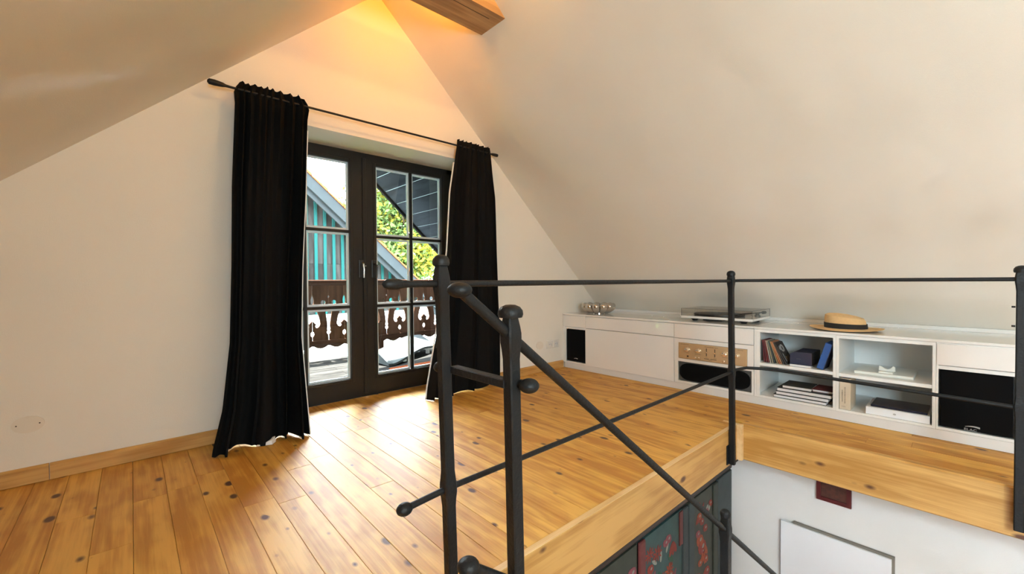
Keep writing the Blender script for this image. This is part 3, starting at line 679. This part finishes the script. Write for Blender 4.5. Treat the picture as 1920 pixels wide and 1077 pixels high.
for y, z, ww in ((1.712, .343, .02), (1.62, .340, .05), (1.395, .341, .045), (1.547, .325, .015), (1.477, .325, .02), (1.400, .297, .03), (1.62, .298, .045), (1.715, .298, .02), (1.512, .300, .03)):
    yy = y + ww / 2
    while yy > y - ww / 2: mark(yy - .004, yy, z, z + .0022); yy -= .006
for y in (1.30, 1.72): bx('amp_foot', M['blackplast'], AX + .02, AX + .06, y - .02, y + .02, .2855, .2868, am)

# turntable
tt = thing('turntable', 'white record player under a clear smoky cover on the worktop', 'turntable')
TX0, TX1, TY0, TY1 = 3.775, 4.225, 1.225, 1.832
bx('plinth_board', M['whitegloss'], TX0, TX1, TY0, TY1, .643, .664, tt, bev=.003)
for x, y in ((TX0 + .07, TY0 + .09), (TX0 + .07, TY1 - .10), (TX1 - .07, TY0 + .09), (TX1 - .07, TY1 - .10)):
    MB().lathe([(.020, .0192), (.022, .026), (.036, .040), (.036, .0432)], (x, y, .60), 16, ex=.85, ey=1.1).build('foot', M['blackplast'], tt)
bx('motor_housing', M['blackplast'], TX0 + .03, TX0 + .12, 1.48, 1.64, .628, .643, tt)
MB().lathe([(.04, .0), (.175, .003), (.18, .006), (.18, .016), (.172, .019), (.02, .020)], (3.985, 1.575, .664), 40, ex=1, ey=1.2).build('platter', M['blackplast'], tt, smooth=True)
MB().lathe([(.006, .0), (.006, .012), (.003, .014)], (3.985, 1.575, .684), 10).build('spindle', M['steel'], tt)
MB().lathe([(.024, .0), (.024, .012), (.016, .014), (.016, .032), (.006, .034)], (4.10, 1.290, .664), 14).build('tonearm_base', M['blackplast'], tt)
MB().tube([(4.15, 1.272, .697), (4.10, 1.290, .697), (3.93, 1.338, .695), (3.88, 1.375, .690)], .0055, 8).build('tonearm', M['blackplast'], tt)
bx('headshell', M['blackplast'], 3.855, 3.885, 1.367, 1.392, .680, .693, tt)
MB().tube([(4.165, 1.267, .697), (4.195, 1.259, .697)], .014, 12).build('counterweight', M['blackplast'], tt)
th = .0035
cz0, cz1 = .6645, .731
m = MB(); m.box(TX0 + .004, TX0 + .004 + th, TY0 + .004, TY1 - .004, cz0, cz1); m.box(TX1 - .004 - th, TX1 - .004, TY0 + .004, TY1 - .004, cz0, cz1)
m.box(TX0 + .0076, TX1 - .0076, TY0 + .004, TY0 + .004 + th, cz0, cz1); m.box(TX0 + .0076, TX1 - .0076, TY1 - .004 - th, TY1 - .004, cz0, cz1)
m.box(TX0 + .0076, TX1 - .0076, TY0 + .0076, TY1 - .0076, cz1 - th, cz1)
dc = m.build('dust_cover', M['acrylic'], tt)
for b in ((TX0 + .003, TX0 + .0055, TY0 + .003, TY1 - .003, cz1 - .0005, cz1 + .0015), (TX0 + .003, TX0 + .0055, TY1 - .0055, TY1 - .003, cz0, cz1), (TX0 + .003, TX0 + .0055, TY0 + .003, TY0 + .0055, cz0, cz1), (TX0 + .003, TX1 - .003, TY0 + .003, TY0 + .0055, cz1 - .0005, cz1 + .0015), (TX1 - .0055, TX1 - .003, TY0 + .003, TY0 + .0055, cz0, cz1)): bx('cover_edge', M['greyplast'], *b, dc)

# silver bowl of fused bulbs
BC = Vector((3.945, 2.885, .6230))
m = MB(); NB = 11
for k in range(NB):
    a = 2 * math.pi * (k + .3) / NB; c, s_ = math.cos(a), math.sin(a)
    path = [(.085, .006, .022), (.105, .022, .036), (.130, .045, .044), (.150, .068, .046), (.158, .084, .046)]
    tang = Vector((-s_, c, 0)); rad = Vector((c, s_, 0)); out = []
    # bulb: tapered lobe swelling upwards, round at its top
    n = 12
    for r, z, w_ in path: out.append([BC + rad * r + Vector((0, 0, z)) + (tang * math.cos(2 * math.pi * q / n) * w_ * .98 + (rad * .85 + Vector((0, 0, -.45))) * math.sin(2 * math.pi * q / n) * w_ * .92) for q in range(n)])
    for f in (.35, .6, .8, .93, .995):
        r, z, w_ = path[-1]; ww = w_ * math.sqrt(1 - f * f); cc = BC + rad * (r + .004 * f) + Vector((0, 0, z + .030 * f))
        out.append([cc + (tang * math.cos(2 * math.pi * q / n) * ww * .98 + (rad * .85 + Vector((0, 0, -.45 * (1 - f)))) * math.sin(2 * math.pi * q / n) * ww * .92) for q in range(n)])
    m.rings(out)
m.lathe([(.02, -.003), (.10, -.0042), (.10, .006), (.02, .008)], BC, 24)
bw = m.build('silver_bowl', M['chrome'], smooth=True, label='shiny silver bowl of round bulges on the worktop end', category='bowl')

# straw hat
ht = thing('straw_hat', 'straw hat with black ribbon lying on the worktop', 'hat')
HC = Vector((3.905, .640, .6188))
def hat_ring(rx, ry, z, n=48, dent=0., lift=0.):
    o = []
    for k in range(n):
        a = 2 * math.pi * k / n
        o.append(HC + Vector((rx * math.cos(a), ry * math.sin(a), z + lift * math.cos(2 * a) - dent * max(0, math.cos(a * 2)) * 0)))
    return o
n = 48
m = MB(); rb = [hat_ring(.119, .128, .010, n), hat_ring(.16, .17, .008, n, lift=.002), hat_ring(.195, .205, .0085, n, lift=-.003), hat_ring(.207, .218, .011, n, lift=-.006), hat_ring(.207, .218, .0135, n, lift=-.006), hat_ring(.195, .205, .0115, n, lift=-.003), hat_ring(.16, .17, .0115, n, lift=.002), hat_ring(.119, .128, .014, n)]
m.rings(rb + [rb[0]], False, False); m.build('brim', M['straw'], ht, smooth=True)
# crown: higher at the left side, sloping to the right, creased on top
def crown_ring(f, rx, ry, z0, tilt, crease):
    o = []
    for k in range(n):
        a = 2 * math.pi * k / n; cx, cy = math.cos(a), math.sin(a)
        o.append(HC + Vector((rx * cx, ry * cy + .0 + .012 * f, z0 + tilt * cy - crease * (1 - abs(cx)) ** 1 * f)))
    return o
cr_ = [crown_ring(0, .117, .126, .010, 0, 0), crown_ring(.2, .115, .124, .035, .002, 0), crown_ring(.45, .112, .121, .072, .008, 0), crown_ring(.7, .105, .114, .098, .013, .0), crown_ring(.85, .085, .095, .108, .013, .004), crown_ring(1, .060, .078, .112, .011, .008), crown_ring(1, .032, .055, .105, .008, .004), crown_ring(1, .006, .03, .098, .004, 0)]
m = MB(); m.rings(cr_); m.build('crown', M['straw'], ht, smooth=True)
m = MB(); m.rings([crown_ring(0, .1195, .1285, .0125, 0, 0), crown_ring(.2, .1180, .1270, .050, .003, 0)], False, False)
m.rings([crown_ring(0, .1185, .1275, .0125, 0, 0), crown_ring(.2, .1165, .1255, .050, .003, 0)], False, False); m.build('ribbon_band', M['ribbon'], ht, smooth=True)

# records leaning on the shelf
SZ = .3362
nrec = 11
rec_cols = [0, 1, 0, 2, 3, 4, 5, 6, 7, 8, 10]
rec_lab = ['dark red record sleeve, leftmost on the shelf', 'dull maroon record sleeve second from the left end', 'thin red record sleeve third from the left end', 'pale grey record sleeve leaning among the reds', 'cream record sleeve next to the pale grey one', 'blue-grey record sleeve in the middle of the row', 'tan record sleeve left of the orange one', 'bright orange record sleeve leaning in the row', 'brown-orange record sleeve right of the bright orange', 'nearly black record sleeve behind the front cover', 'dark record cover with a pale round figure, rightmost of the row']
foot_y = 1.133
for i in range(nrec):
    f = i / (nrec - 1); lean = math.radians(4 + 23 * f)
    t = .0070; hgt = .176; dep = .17
    y0 = (1.1225 - t) if i == 0 else y0 + hgt * (math.cos(lean) * math.tan(prev) - math.sin(lean)) - t * math.cos(lean) - .0012
    prev = lean
    x0 = XF + .035 + random.uniform(0, .02)
    ca, sa = math.cos(lean), math.sin(lean)
    # lean to the left wall: top goes to +y
    def rp(x, a, h): return (x0 + x, y0 + a * ca + h * sa, SZ + .0005 + t * sa * 0 + h * ca - a * sa + t * sa)
    m = MB(); m.quad8([rp(0, 0, 0), rp(dep, 0, 0), rp(dep, t, 0), rp(0, t, 0), rp(0, 0, hgt), rp(dep, 0, hgt), rp(dep, t, hgt), rp(0, t, hgt)])
    o = m.build('record', M['rec'][rec_cols[i]], None, label=rec_lab[i], category='record', group='records on the upper left shelf')
    if i == nrec - 1:
        mm = MB()
        def fr(u, v, w_): p = rp(u, -.0012 + .001 * w_, v); return p
        mm.prism(circ(.085, .125, .040, 18, .030), [circ(.085, .125, .014, 12, .018)], fr); mm.prism([(.020, .125), (.040, .150), (.050, .140), (.030, .112)], [], fr); mm.prism([(.03, .02), (.036, .02), (.036, .085), (.03, .085)], [], fr)
        mm.build('cover_figure', M['greytext'], o)
        mm = MB(); mm.prism([(.06, .02), (.14, .02), (.14, .07), (.10, .055), (.06, .06)], [], fr); mm.build('cover_figure', M['rec'][9], o)
# navy box on a white sheet, blue slip case
bxn = thing('storage_box', 'dark navy box with one slanted edge beside the records', 'box')
m = MB(); y0, y1, x0, x1 = .808, .946, XF + .055, XF + .30
m.rings([[(x, y1, .3475), (x, y0, .3475), (x, y0, .443), (x, y1 - .028, .443), (x, y1, .424)] for x in (x0, x1)]); m.build('box_body', M['navy'], bxn)
bx('box_side', M['blackcover'], x0 - .0008, x1, y0 - .002, y0 - .0002, .348, .443, bxn); bx('box_emblem', M['greyplast'], x0 - .001, x0 + .001, .876, .904, .390, .393, bxn)
bx('paper_sheet', M['paper'], XF + .045, XF + .31, .812, .945, SZ + .0004, .3472, label='flat white folder under the dark navy box', category='folder')
sc = thing('slip_case', 'bright blue slip case leaning right on the upper shelf', 'box file')
le = math.radians(-16)
def sp(x, a, h): return (XF + .03 + x, .734 + a * math.cos(le) + h * math.sin(le), SZ + .0006 + h * math.cos(le) - a * math.sin(le) * 1.0)
m = MB(); m.quad8([sp(0, 0, 0), sp(.17, 0, 0), sp(.17, .040, 0), sp(0, .040, 0), sp(0, 0, .194), sp(.17, 0, .194), sp(.17, .040, .194), sp(0, .040, .194)]); m.build('case_body', M['blue'], sc)
m = MB(); m.quad8([sp(.002, -.004, .002), sp(.168, -.004, .002), sp(.168, -.0003, .002), sp(.002, -.0003, .002), sp(.002, -.004, .19), sp(.168, -.004, .19), sp(.168, -.0003, .19), sp(.002, -.0003, .19)]); m.build('case_side', M['navy'], sc)

# stacked books
def book(label, y0, y1, x0, x1, z0, z1, cover, spine_right=True, ct=.0025, rot=0., grp='books stacked on the lower left shelf'):
    b = thing('book', label, 'book', grp)
    m = MB(); m.box(x0 + .004, x1 - .003, y0 + .003, y1 - .003, z0 + ct, z1 - ct); pg = m.build('pages', M['paper'], b)
    m = MB(); m.box(x0, x1, y0, y1, z0, z0 + ct); m.box(x0, x1, y0, y1, z1 - ct, z1)
    m.box(x1 - .002, x1, y0, y1, z0 + ct, z1 - ct); m.build('cover', cover, b)
    if rot:
        c = Vector(((x0 + x1) / 2, (y0 + y1) / 2, 0))
        Mx = Matrix.Translation(c) @ Matrix.Rotation(math.radians(rot), 4, 'Z') @ Matrix.Translation(-c)
        for ch in b.children: ch.data.transform(Mx)
    return b
Z0 = .0805
book('lowest white-paged large book of the stack', .712, 1.048, XF + .02, XF + .30, Z0 + .0003, .1035, M['blackcover'])
book('middle white-paged large book of the stack', .700, 1.033, XF + .025, XF + .30, .1040, .1295, M['blackcover'])
book('upper white-paged large book under the two small ones', .683, 1.028, XF + .03, XF + .31, .1300, .1565, M['blackcover'])
book('charcoal book with cream pages on top of the stack', .812, .998, XF + .045, XF + .26, .1570, .1790, M['darkolive'], rot=2)
book('wine red book on the stack behind the charcoal one', .684, .808, XF + .075, XF + .27, .1570, .1760, M['winered'])

# second bay
ty = thing('tray', 'flat white tray in the upper right bay', 'tray')
m = MB(); m.box(XF + .075, XF + .36, .262, .565, SZ - .0036, SZ + .0165, .003); m.build('tray_board', M['whitedull'], ty)
pd = thing('card_stand', 'small white stand with cut-out lying on the white tray', 'stand')
z0 = SZ + .0168
m = MB(); m.box(XF + .10, XF + .17, .365, .437, z0, z0 + .010); m.build('stand_base', M['whitedull'], pd)
m = MB(); m.prism([(.358, z0 + .0102), (.442, z0 + .0102), (.440, z0 + .040), (.425, z0 + .036), (.412, z0 + .024), (.395, z0 + .020), (.380, z0 + .030), (.368, z0 + .046), (.358, z0 + .040)], [], lambda u, v, w_: (XF + .15 + .018 * w_, u, v)); m.build('stand_plate', M['whitedull'], pd)
ub = thing('book', 'thick cream book standing upright in the lower right bay', 'book')
bx('spine', M['cream'], XF + .012, XF + .016, .5735, .6345, Z0 + .0005, .2985, ub, bev=.001)
bx('pages', M['paper'], XF + .016, XF + .20, .5775, .6305, Z0 + .003, .295, ub)
m = MB(); m.box(XF + .016, XF + .205, .6307, .6345, Z0 + .0005, .2985); m.box(XF + .016, XF + .205, .5735, .5773, Z0 + .0005, .2985); m.build('cover', M['cream'], ub)
for y_, za, zb, step in ((.619, .135, .215, .006), (.604, .125, .235, .0072)):
    z = za
    while z < zb: hh = random.choice((.003, .0045)); bx('spine_lettering', M['ink'], XF + .0114, XF + .0122, y_ - .002, y_ + .002, z, z + hh, ub); z += step
bx('spine_lettering', M['ink'], XF + .0114, XF + .0122, .600, .624, .101, .1025, ub)
wb = thing('gift_box', 'white box with dark blue top in the lower right bay', 'box')
m = MB(); x0, x1, y0, y1 = XF + .018, XF + .30, .183, .492
m.prism([(x0, y0), (x1, y0), (x1, y1), (x0, y1)], [], lambda u, v, w_: (u, v, Z0 + .0005 + .048 * w_)); m.build('box_body', M['whitecard'], wb)
bx('dark_lid', M['darkpanel'], x0 + .02, x1 - .01, y0 + .012, y1 - .022, Z0 + .0488, Z0 + .062, wb, bev=.002)
m = MB(); m.prism(circ((y0 + y1) / 2 + .01, Z0 + .024, .008, 10, .006), [], lambda u, v, w_: (x0 - .0006 + .001 * w_, u, v)); m.build('box_emblem', M['greytext'], wb)

# wall covers and socket
def blank(label, x, z, rx, rz, screws):
    t = thing('cover_plate', label, 'cover plate')
    m = MB(); m.prism(circ(x, z, rx, 32, rz), [], lambda u, v, w_: (u, YG - .0005 - .004 * w_, v)); m.build('disc', M['walldisc'], t)
    if screws:
        for s_ in (-1, 1): m = MB(); m.prism(circ(x + s_ * rx * .7, z, .0032, 8), [], lambda u, v, w_: (u, YG - .0046 - .001 * w_, v)); m.build('screw', M['ink'], t)
blank('round blank cover plate low on the wall left of the curtain', -.392, .296, .056, .042, True)
blank('round blank cover plate beside the double socket', 3.281, .289, .055, .043, False)
so = thing('wall_socket', 'white double wall socket beside the sideboard', 'socket')
bx('socket_frame', M['socket'], 3.385, 3.590, YG - .009, YG - .0005, .243, .327, so, bev=.003)
for x in (3.437, 3.538):
    m = MB(); m.prism([(x - .043, .250), (x + .043, .250), (x + .043, .320), (x - .043, .320)], [circ(x, .285, .028, 20, .022)], lambda u, v, w_: (u, YG - .0092 - .004 * w_, v)); o = m.build('socket_face', M['socket'], so)
    m = MB(); m.prism(circ(x, .285, .027, 20, .021), [], lambda u, v, w_: (u, YG - .0092 - .0006 * w_, v)); m.build('socket_well', M['plinthm'], o)
    for s_ in (-1, 1): m = MB(); m.prism(circ(x + s_ * .012, .285, .0035, 8), [], lambda u, v, w_: (u, YG - .0100 - .0004 * w_, v)); m.build('socket_hole', M['ink'], o)

# ------------------------------------------------------------------ outside: balcony, eaves, neighbouring house, trees
dk = thing('balcony_deck', 'grey weathered plank deck of the balcony', kind='structure')
y = 3.60; i = 0
while y < 5.74:
    for x0, x1 in ((-.8, 1.75 + .3 * (i % 2)), (1.753 + .3 * (i % 2), 4.6)):
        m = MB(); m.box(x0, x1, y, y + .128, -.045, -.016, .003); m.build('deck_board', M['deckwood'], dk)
    y += .134; i += 1
bx('deck_joist', M['railwood_x'], -.8, 4.6, 3.62, 5.72, -.20, -.05, dk)
YR = 5.65
br = thing('balcony_railing', 'brown carved board railing of the balcony', 'railing')
zf = lambda z: 1 + (z - 1) * 1.0463
def carved(xa, sgn):
    """one board between gap kind A at xa and gap kind B at xa + .201 (mirrored when sgn < 0)"""
    W_ = .201; T = zf(.955)
    Aq = [(.003, .170), (.003, .185), (.012, .195), (.004, .205), (.004, zf(.325)), (.018, zf(.335)), (.026, zf(.357)), (.018, zf(.379)), (.004, zf(.389)),
          (.004, zf(.515)), (.012, zf(.508)), (.030, zf(.490)), (.050, zf(.478)), (.038, zf(.466)), (.034, zf(.452)), (.042, zf(.437)), (.060, zf(.432)), (.080, zf(.445)), (.094, zf(.468)), (.098, zf(.485)), (.090, zf(.53)), (.078, zf(.58)), (.060, zf(.63)), (.042, zf(.67)), (.018, zf(.69)), (.006, zf(.700)), (.010, zf(.715)), (.020, zf(.735)), (.021, zf(.775)), (.012, zf(.81)), (.0045, zf(.83)), (.0045, T)]
    Bq = [(.003, .170), (.003, .185), (.012, .195), (.004, .205), (.006, zf(.285)), (.006, zf(.345)), (.020, zf(.355)), (.028, zf(.372)), (.020, zf(.388)), (.010, zf(.395)), (.024, zf(.408)), (.017, zf(.445)), (.021, zf(.50)), (.030, zf(.56)), (.040, zf(.61)), (.047, zf(.655)), (.040, zf(.672)), (.015, zf(.685)), (.005, zf(.70)), (.004, zf(.795)), (.016, zf(.812)), (.004, zf(.829)), (.004, T)]
    zb = .170
    out = [(o_, z) for o_, z in Aq] + [(W_ - o_, z) for o_, z in reversed(Bq)]
    # scalloped lower edge
    for q in range(7):
        a = math.pi * q / 6; out.append((W_ - .012 - (W_ - .024) * q / 6, .170 - .034 * math.sin(a)))
    hole = [circ(W_ - .068, zf(.742), .032, 16, .030)]
    MB().prism([(xa + sgn * u, v) for u, v in out], [[(xa + sgn * u, v) for u, v in h] for h in hole], lambda u, v, w_: (u, YR + .024 * w_, v)).build('carved_board', M['railwood'], br)
for k in range(-5, 8):
    xa = 1.70 + .402 * k
    carved(xa, 1); carved(xa, -1)
bx('hand_rail', M['railwood_x'], -.6, 4.55, YR - .045, YR + .075, zf(.952), zf(1.022), br, bev=.008)
bx('lower_rail', M['railwood_x'], -.6, 4.55, YR - .028, YR - .002, zf(.215), zf(.278), br, bev=.004)
for x in (-.5, 2.63, 4.45): bx('railing_post', M['railwood'], x - .04, x + .04, YR + .026, YR + .10, -.2, zf(.952), br, bev=.004)
# lounger and mat
lg = thing('sun_lounger', 'low white curved sun lounger on the balcony', 'sun lounger')
L0 = Vector((2.26, 4.62, 0)); dL = Vector((.86, .51, 0)); dW = Vector((-.10, .48, 0)); out_t = []; 
NS = 22
def lz(s): return -.010 + .085 * (.5 - .5 * math.cos(min(1, s / .8) * math.pi)) - .10 * max(0, s - .8) ** 1.2
R1 = []
for q in range(NS + 1):
    s = 1.15 * q / NS; ew = 0.
    k = 1.0
    if s < .12: ew = .10 * (1 - math.sqrt(max(0, 1 - ((.12 - s) / .12) ** 2)))
    a = L0 + dL * s + dW * ew; b = L0 + dL * s + dW * (.68 - ew); z = lz(s)
    R1.append([(a.x, a.y, z), (b.x, b.y, z + .02), (b.x, b.y, z + .155), (a.x, a.y, z + .026)])
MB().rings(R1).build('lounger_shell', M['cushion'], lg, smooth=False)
for s in (.35, .95):
    for wv in (.10, .50):
        c = L0 + dL * s + dW * wv; bx('leg', M['whitecard'], c.x - .02, c.x + .02, c.y - .02, c.y + .02, -.0155, lz(s) + .004 + .1 * wv / .68, lg)
m = MB(); m.rings([[(2.12, 4.24, z), (2.75, 4.24, z), (3.0, 4.60, z), (2.20, 4.56, z)] for z in (-.0155, -.008)])
m.build('door_mat', M['mat'], label='terracotta coloured mat on the balcony deck', category='mat')
# own roof overhang beyond the gable
ro = thing('roof_overhang', 'dark boarded roof overhang outside the balcony door', kind='structure')
for sgn in (1, -1):
    def fr(u, v, w_, a=0, b=0): return (XR + sgn * u, v, ZR - SL * u + w_)
    u = .0
    while u < 3.4:
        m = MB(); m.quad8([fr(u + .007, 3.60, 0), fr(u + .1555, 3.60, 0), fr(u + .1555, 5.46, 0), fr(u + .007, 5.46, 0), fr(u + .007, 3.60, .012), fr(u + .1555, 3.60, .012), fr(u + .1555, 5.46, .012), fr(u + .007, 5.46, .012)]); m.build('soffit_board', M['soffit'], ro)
        u += .1625
    m = MB(); m.quad8([fr(0, 3.60, .0125), fr(3.45, 3.60, .0125), fr(3.45, 5.46, .0125), fr(0, 5.46, .0125), fr(0, 3.60, .03), fr(3.45, 3.60, .03), fr(3.45, 5.46, .03), fr(0, 5.46, .03)]); m.build('groove_light_strip', M['groovelight'], ro)
    m = MB(); m.quad8([fr(0, 3.60, .032), fr(3.75, 3.60, .032), fr(3.75, 5.5, .032), fr(0, 5.5, .032), fr(0, 3.60, .16), fr(3.75, 3.60, .16), fr(3.75, 5.5, .16), fr(0, 5.5, .16)]); m.build('roof_deck', M['vergedark'], ro)
    m = MB(); m.quad8([fr(0, 5.462, -.045), fr(3.75, 5.462, -.045), fr(3.75, 5.502, -.045), fr(0, 5.502, -.045), fr(0, 5.462, .031), fr(3.75, 5.462, .031), fr(3.75, 5.502, .031), fr(0, 5.502, .031)]); m.build('verge_board', M['vergedark'], ro)

# neighbouring wing
nb = thing('neighbour_house', 'neighbouring gabled house with dark boards, teal battens and tiled roof', 'house')
NY = 8.0
def vz(x, y=7.7): return 2.88 - .88 * (x - 2.256)          # top of the verge in the plane y = 7.7
NRX = -1.2
def nz(x): return vz(x) - .60 if x > NRX else vz(2 * NRX - x) - .60
xb = -2.4; i = 0
while xb < 4.45:
    zt = min(nz(xb), nz(xb + .155)) + .30
    zt = min(vz(xb + .155) if xb > NRX else vz(2 * NRX - xb), 9) - .12
    z0 = .40
    if zt > z0 + .15:
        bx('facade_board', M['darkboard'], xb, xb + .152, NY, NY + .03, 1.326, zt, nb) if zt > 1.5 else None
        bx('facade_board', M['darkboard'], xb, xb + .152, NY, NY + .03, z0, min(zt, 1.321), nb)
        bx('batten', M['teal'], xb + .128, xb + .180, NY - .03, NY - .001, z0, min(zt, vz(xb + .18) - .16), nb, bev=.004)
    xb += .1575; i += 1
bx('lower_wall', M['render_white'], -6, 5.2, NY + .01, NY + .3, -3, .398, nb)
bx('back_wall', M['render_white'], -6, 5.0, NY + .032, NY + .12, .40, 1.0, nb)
# roof planes
def roof(sgn):
    def fr(d, y, w_): return (NRX + sgn * d, y, vz(NRX) - .88 * d + w_)
    D = 7.2
    m = MB(); m.quad8([fr(0, 7.72, -.10), fr(D, 7.72, -.10), fr(D, 15, -.10), fr(0, 15, -.10), fr(0, 7.72, -.03), fr(D, 7.72, -.03), fr(D, 15, -.03), fr(0, 15, -.03)]); m.build('roof_deck', M['verge'], nb)
    m = MB(); m.quad8([fr(0, 7.66, -.25), fr(D, 7.66, -.25), fr(D, 7.715, -.25), fr(0, 7.715, -.25), fr(0, 7.66, -.02), fr(D, 7.66, -.02), fr(D, 7.715, -.02), fr(0, 7.715, -.02)]); m.build('verge_board', M['verge'], nb)
    m = MB(); m.quad8([fr(0, 7.725, -.36), fr(D, 7.725, -.36), fr(D, 7.76, -.36), fr(0, 7.76, -.36), fr(0, 7.725, -.12), fr(D, 7.725, -.12), fr(D, 7.76, -.12), fr(0, 7.76, -.12)]); m.build('verge_board', M['verge'], nb)
    d = .0
    while d < D:
        m = MB(); m.quad8([fr(d, 7.64, -.012), fr(d + .28, 7.64, -.012), fr(d + .28, 7.95, -.012), fr(d, 7.95, -.012), fr(d, 7.64, .008), fr(d + .28, 7.64, .045), fr(d + .28, 7.95, .045), fr(d, 7.95, .008)]); m.build('roof_tile', M['tile'], nb)
        m = MB(); m.quad8([fr(d, 7.955, -.012), fr(d + .28, 7.955, -.012), fr(d + .28, 15, -.012), fr(d, 15, -.012), fr(d, 7.955, .008), fr(d + .28, 7.955, .045), fr(d + .28, 15, .045), fr(d, 15, .008)]); m.build('tile_course', M['tile'], nb)
        d += .27
roof(1); roof(-1)
# garden beyond
bx('garden_ground', M['grass'], -30, 40, 4.5, 60, -3.2, -3.0, kind='structure', label='green garden ground below the balcony')
def tree(label, x, y, zc, r, h, mats, nleaf, seed):
    rg = random.Random(seed); t = thing('tree', label, 'tree', 'trees behind the neighbouring house')
    m = MB(); m.tube([(x, y, -3), (x + .1, y, -1), (x, y, zc), (x + .15, y, zc + h * .7)], [.16, .13, .09, .02], 8)
    for q in range(7):
        a = rg.uniform(0, 6.28); z = zc + rg.uniform(-.5, .5) * h; m.tube([(x, y, z - .3), (x + r * .8 * math.cos(a), y + r * .8 * math.sin(a), z + .6)], [.06, .015], 6)
    m.build('trunk', M['bark'], t)
    for mt, share in mats:
        V = []; F = []
        cl = [(rg.gauss(0, .45), rg.gauss(0, .45), rg.uniform(-1, 1)) for _ in range(26)]
        for q in range(int(nleaf * share)):
            c = rg.choice(cl); p = Vector((x + r * (c[0] + rg.gauss(0, .2)), y + r * (c[1] + rg.gauss(0, .2)), zc + h * (c[2] * .8 + rg.gauss(0, .14))))
            d1 = Vector((rg.gauss(0, 1), rg.gauss(0, 1), rg.gauss(0, 1))).normalized(); d2 = d1.cross(Vector((rg.gauss(0, 1), rg.gauss(0, 1), rg.gauss(0, 1)))).normalized(); s_ = rg.uniform(.09, .17)
            b = len(V); V += [p - d1 * s_, p + d2 * s_ * .5, p + d1 * s_, p - d2 * s_ * .5]; F.append((b, b + 1, b + 2, b + 3))
        me = bpy.data.meshes.new('foliage'); me.from_pydata(V, [], F); me.materials.append(mt); link(bpy.data.objects.new('foliage', me), t, kind='stuff')
tree('green and yellow tree seen in the middle of the right door leaf', 10.4, 19.5, 2.8, 2.1, 3.8, [(M['leafa'], .74), (M['leafb'], .26)], 17000, 1)
tree('bright yellow-green tree behind the tiled roof edge', 11.2, 26.0, 3.6, 2.0, 3.2, [(M['leafa'], .55), (M['leafb'], .45)], 12000, 2)
tree('green tree low behind the balcony railing on the right', 13.6, 14.5, -.2, 2.2, 2.6, [(M['leafa'], .75), (M['leafb'], .25)], 14000, 5)
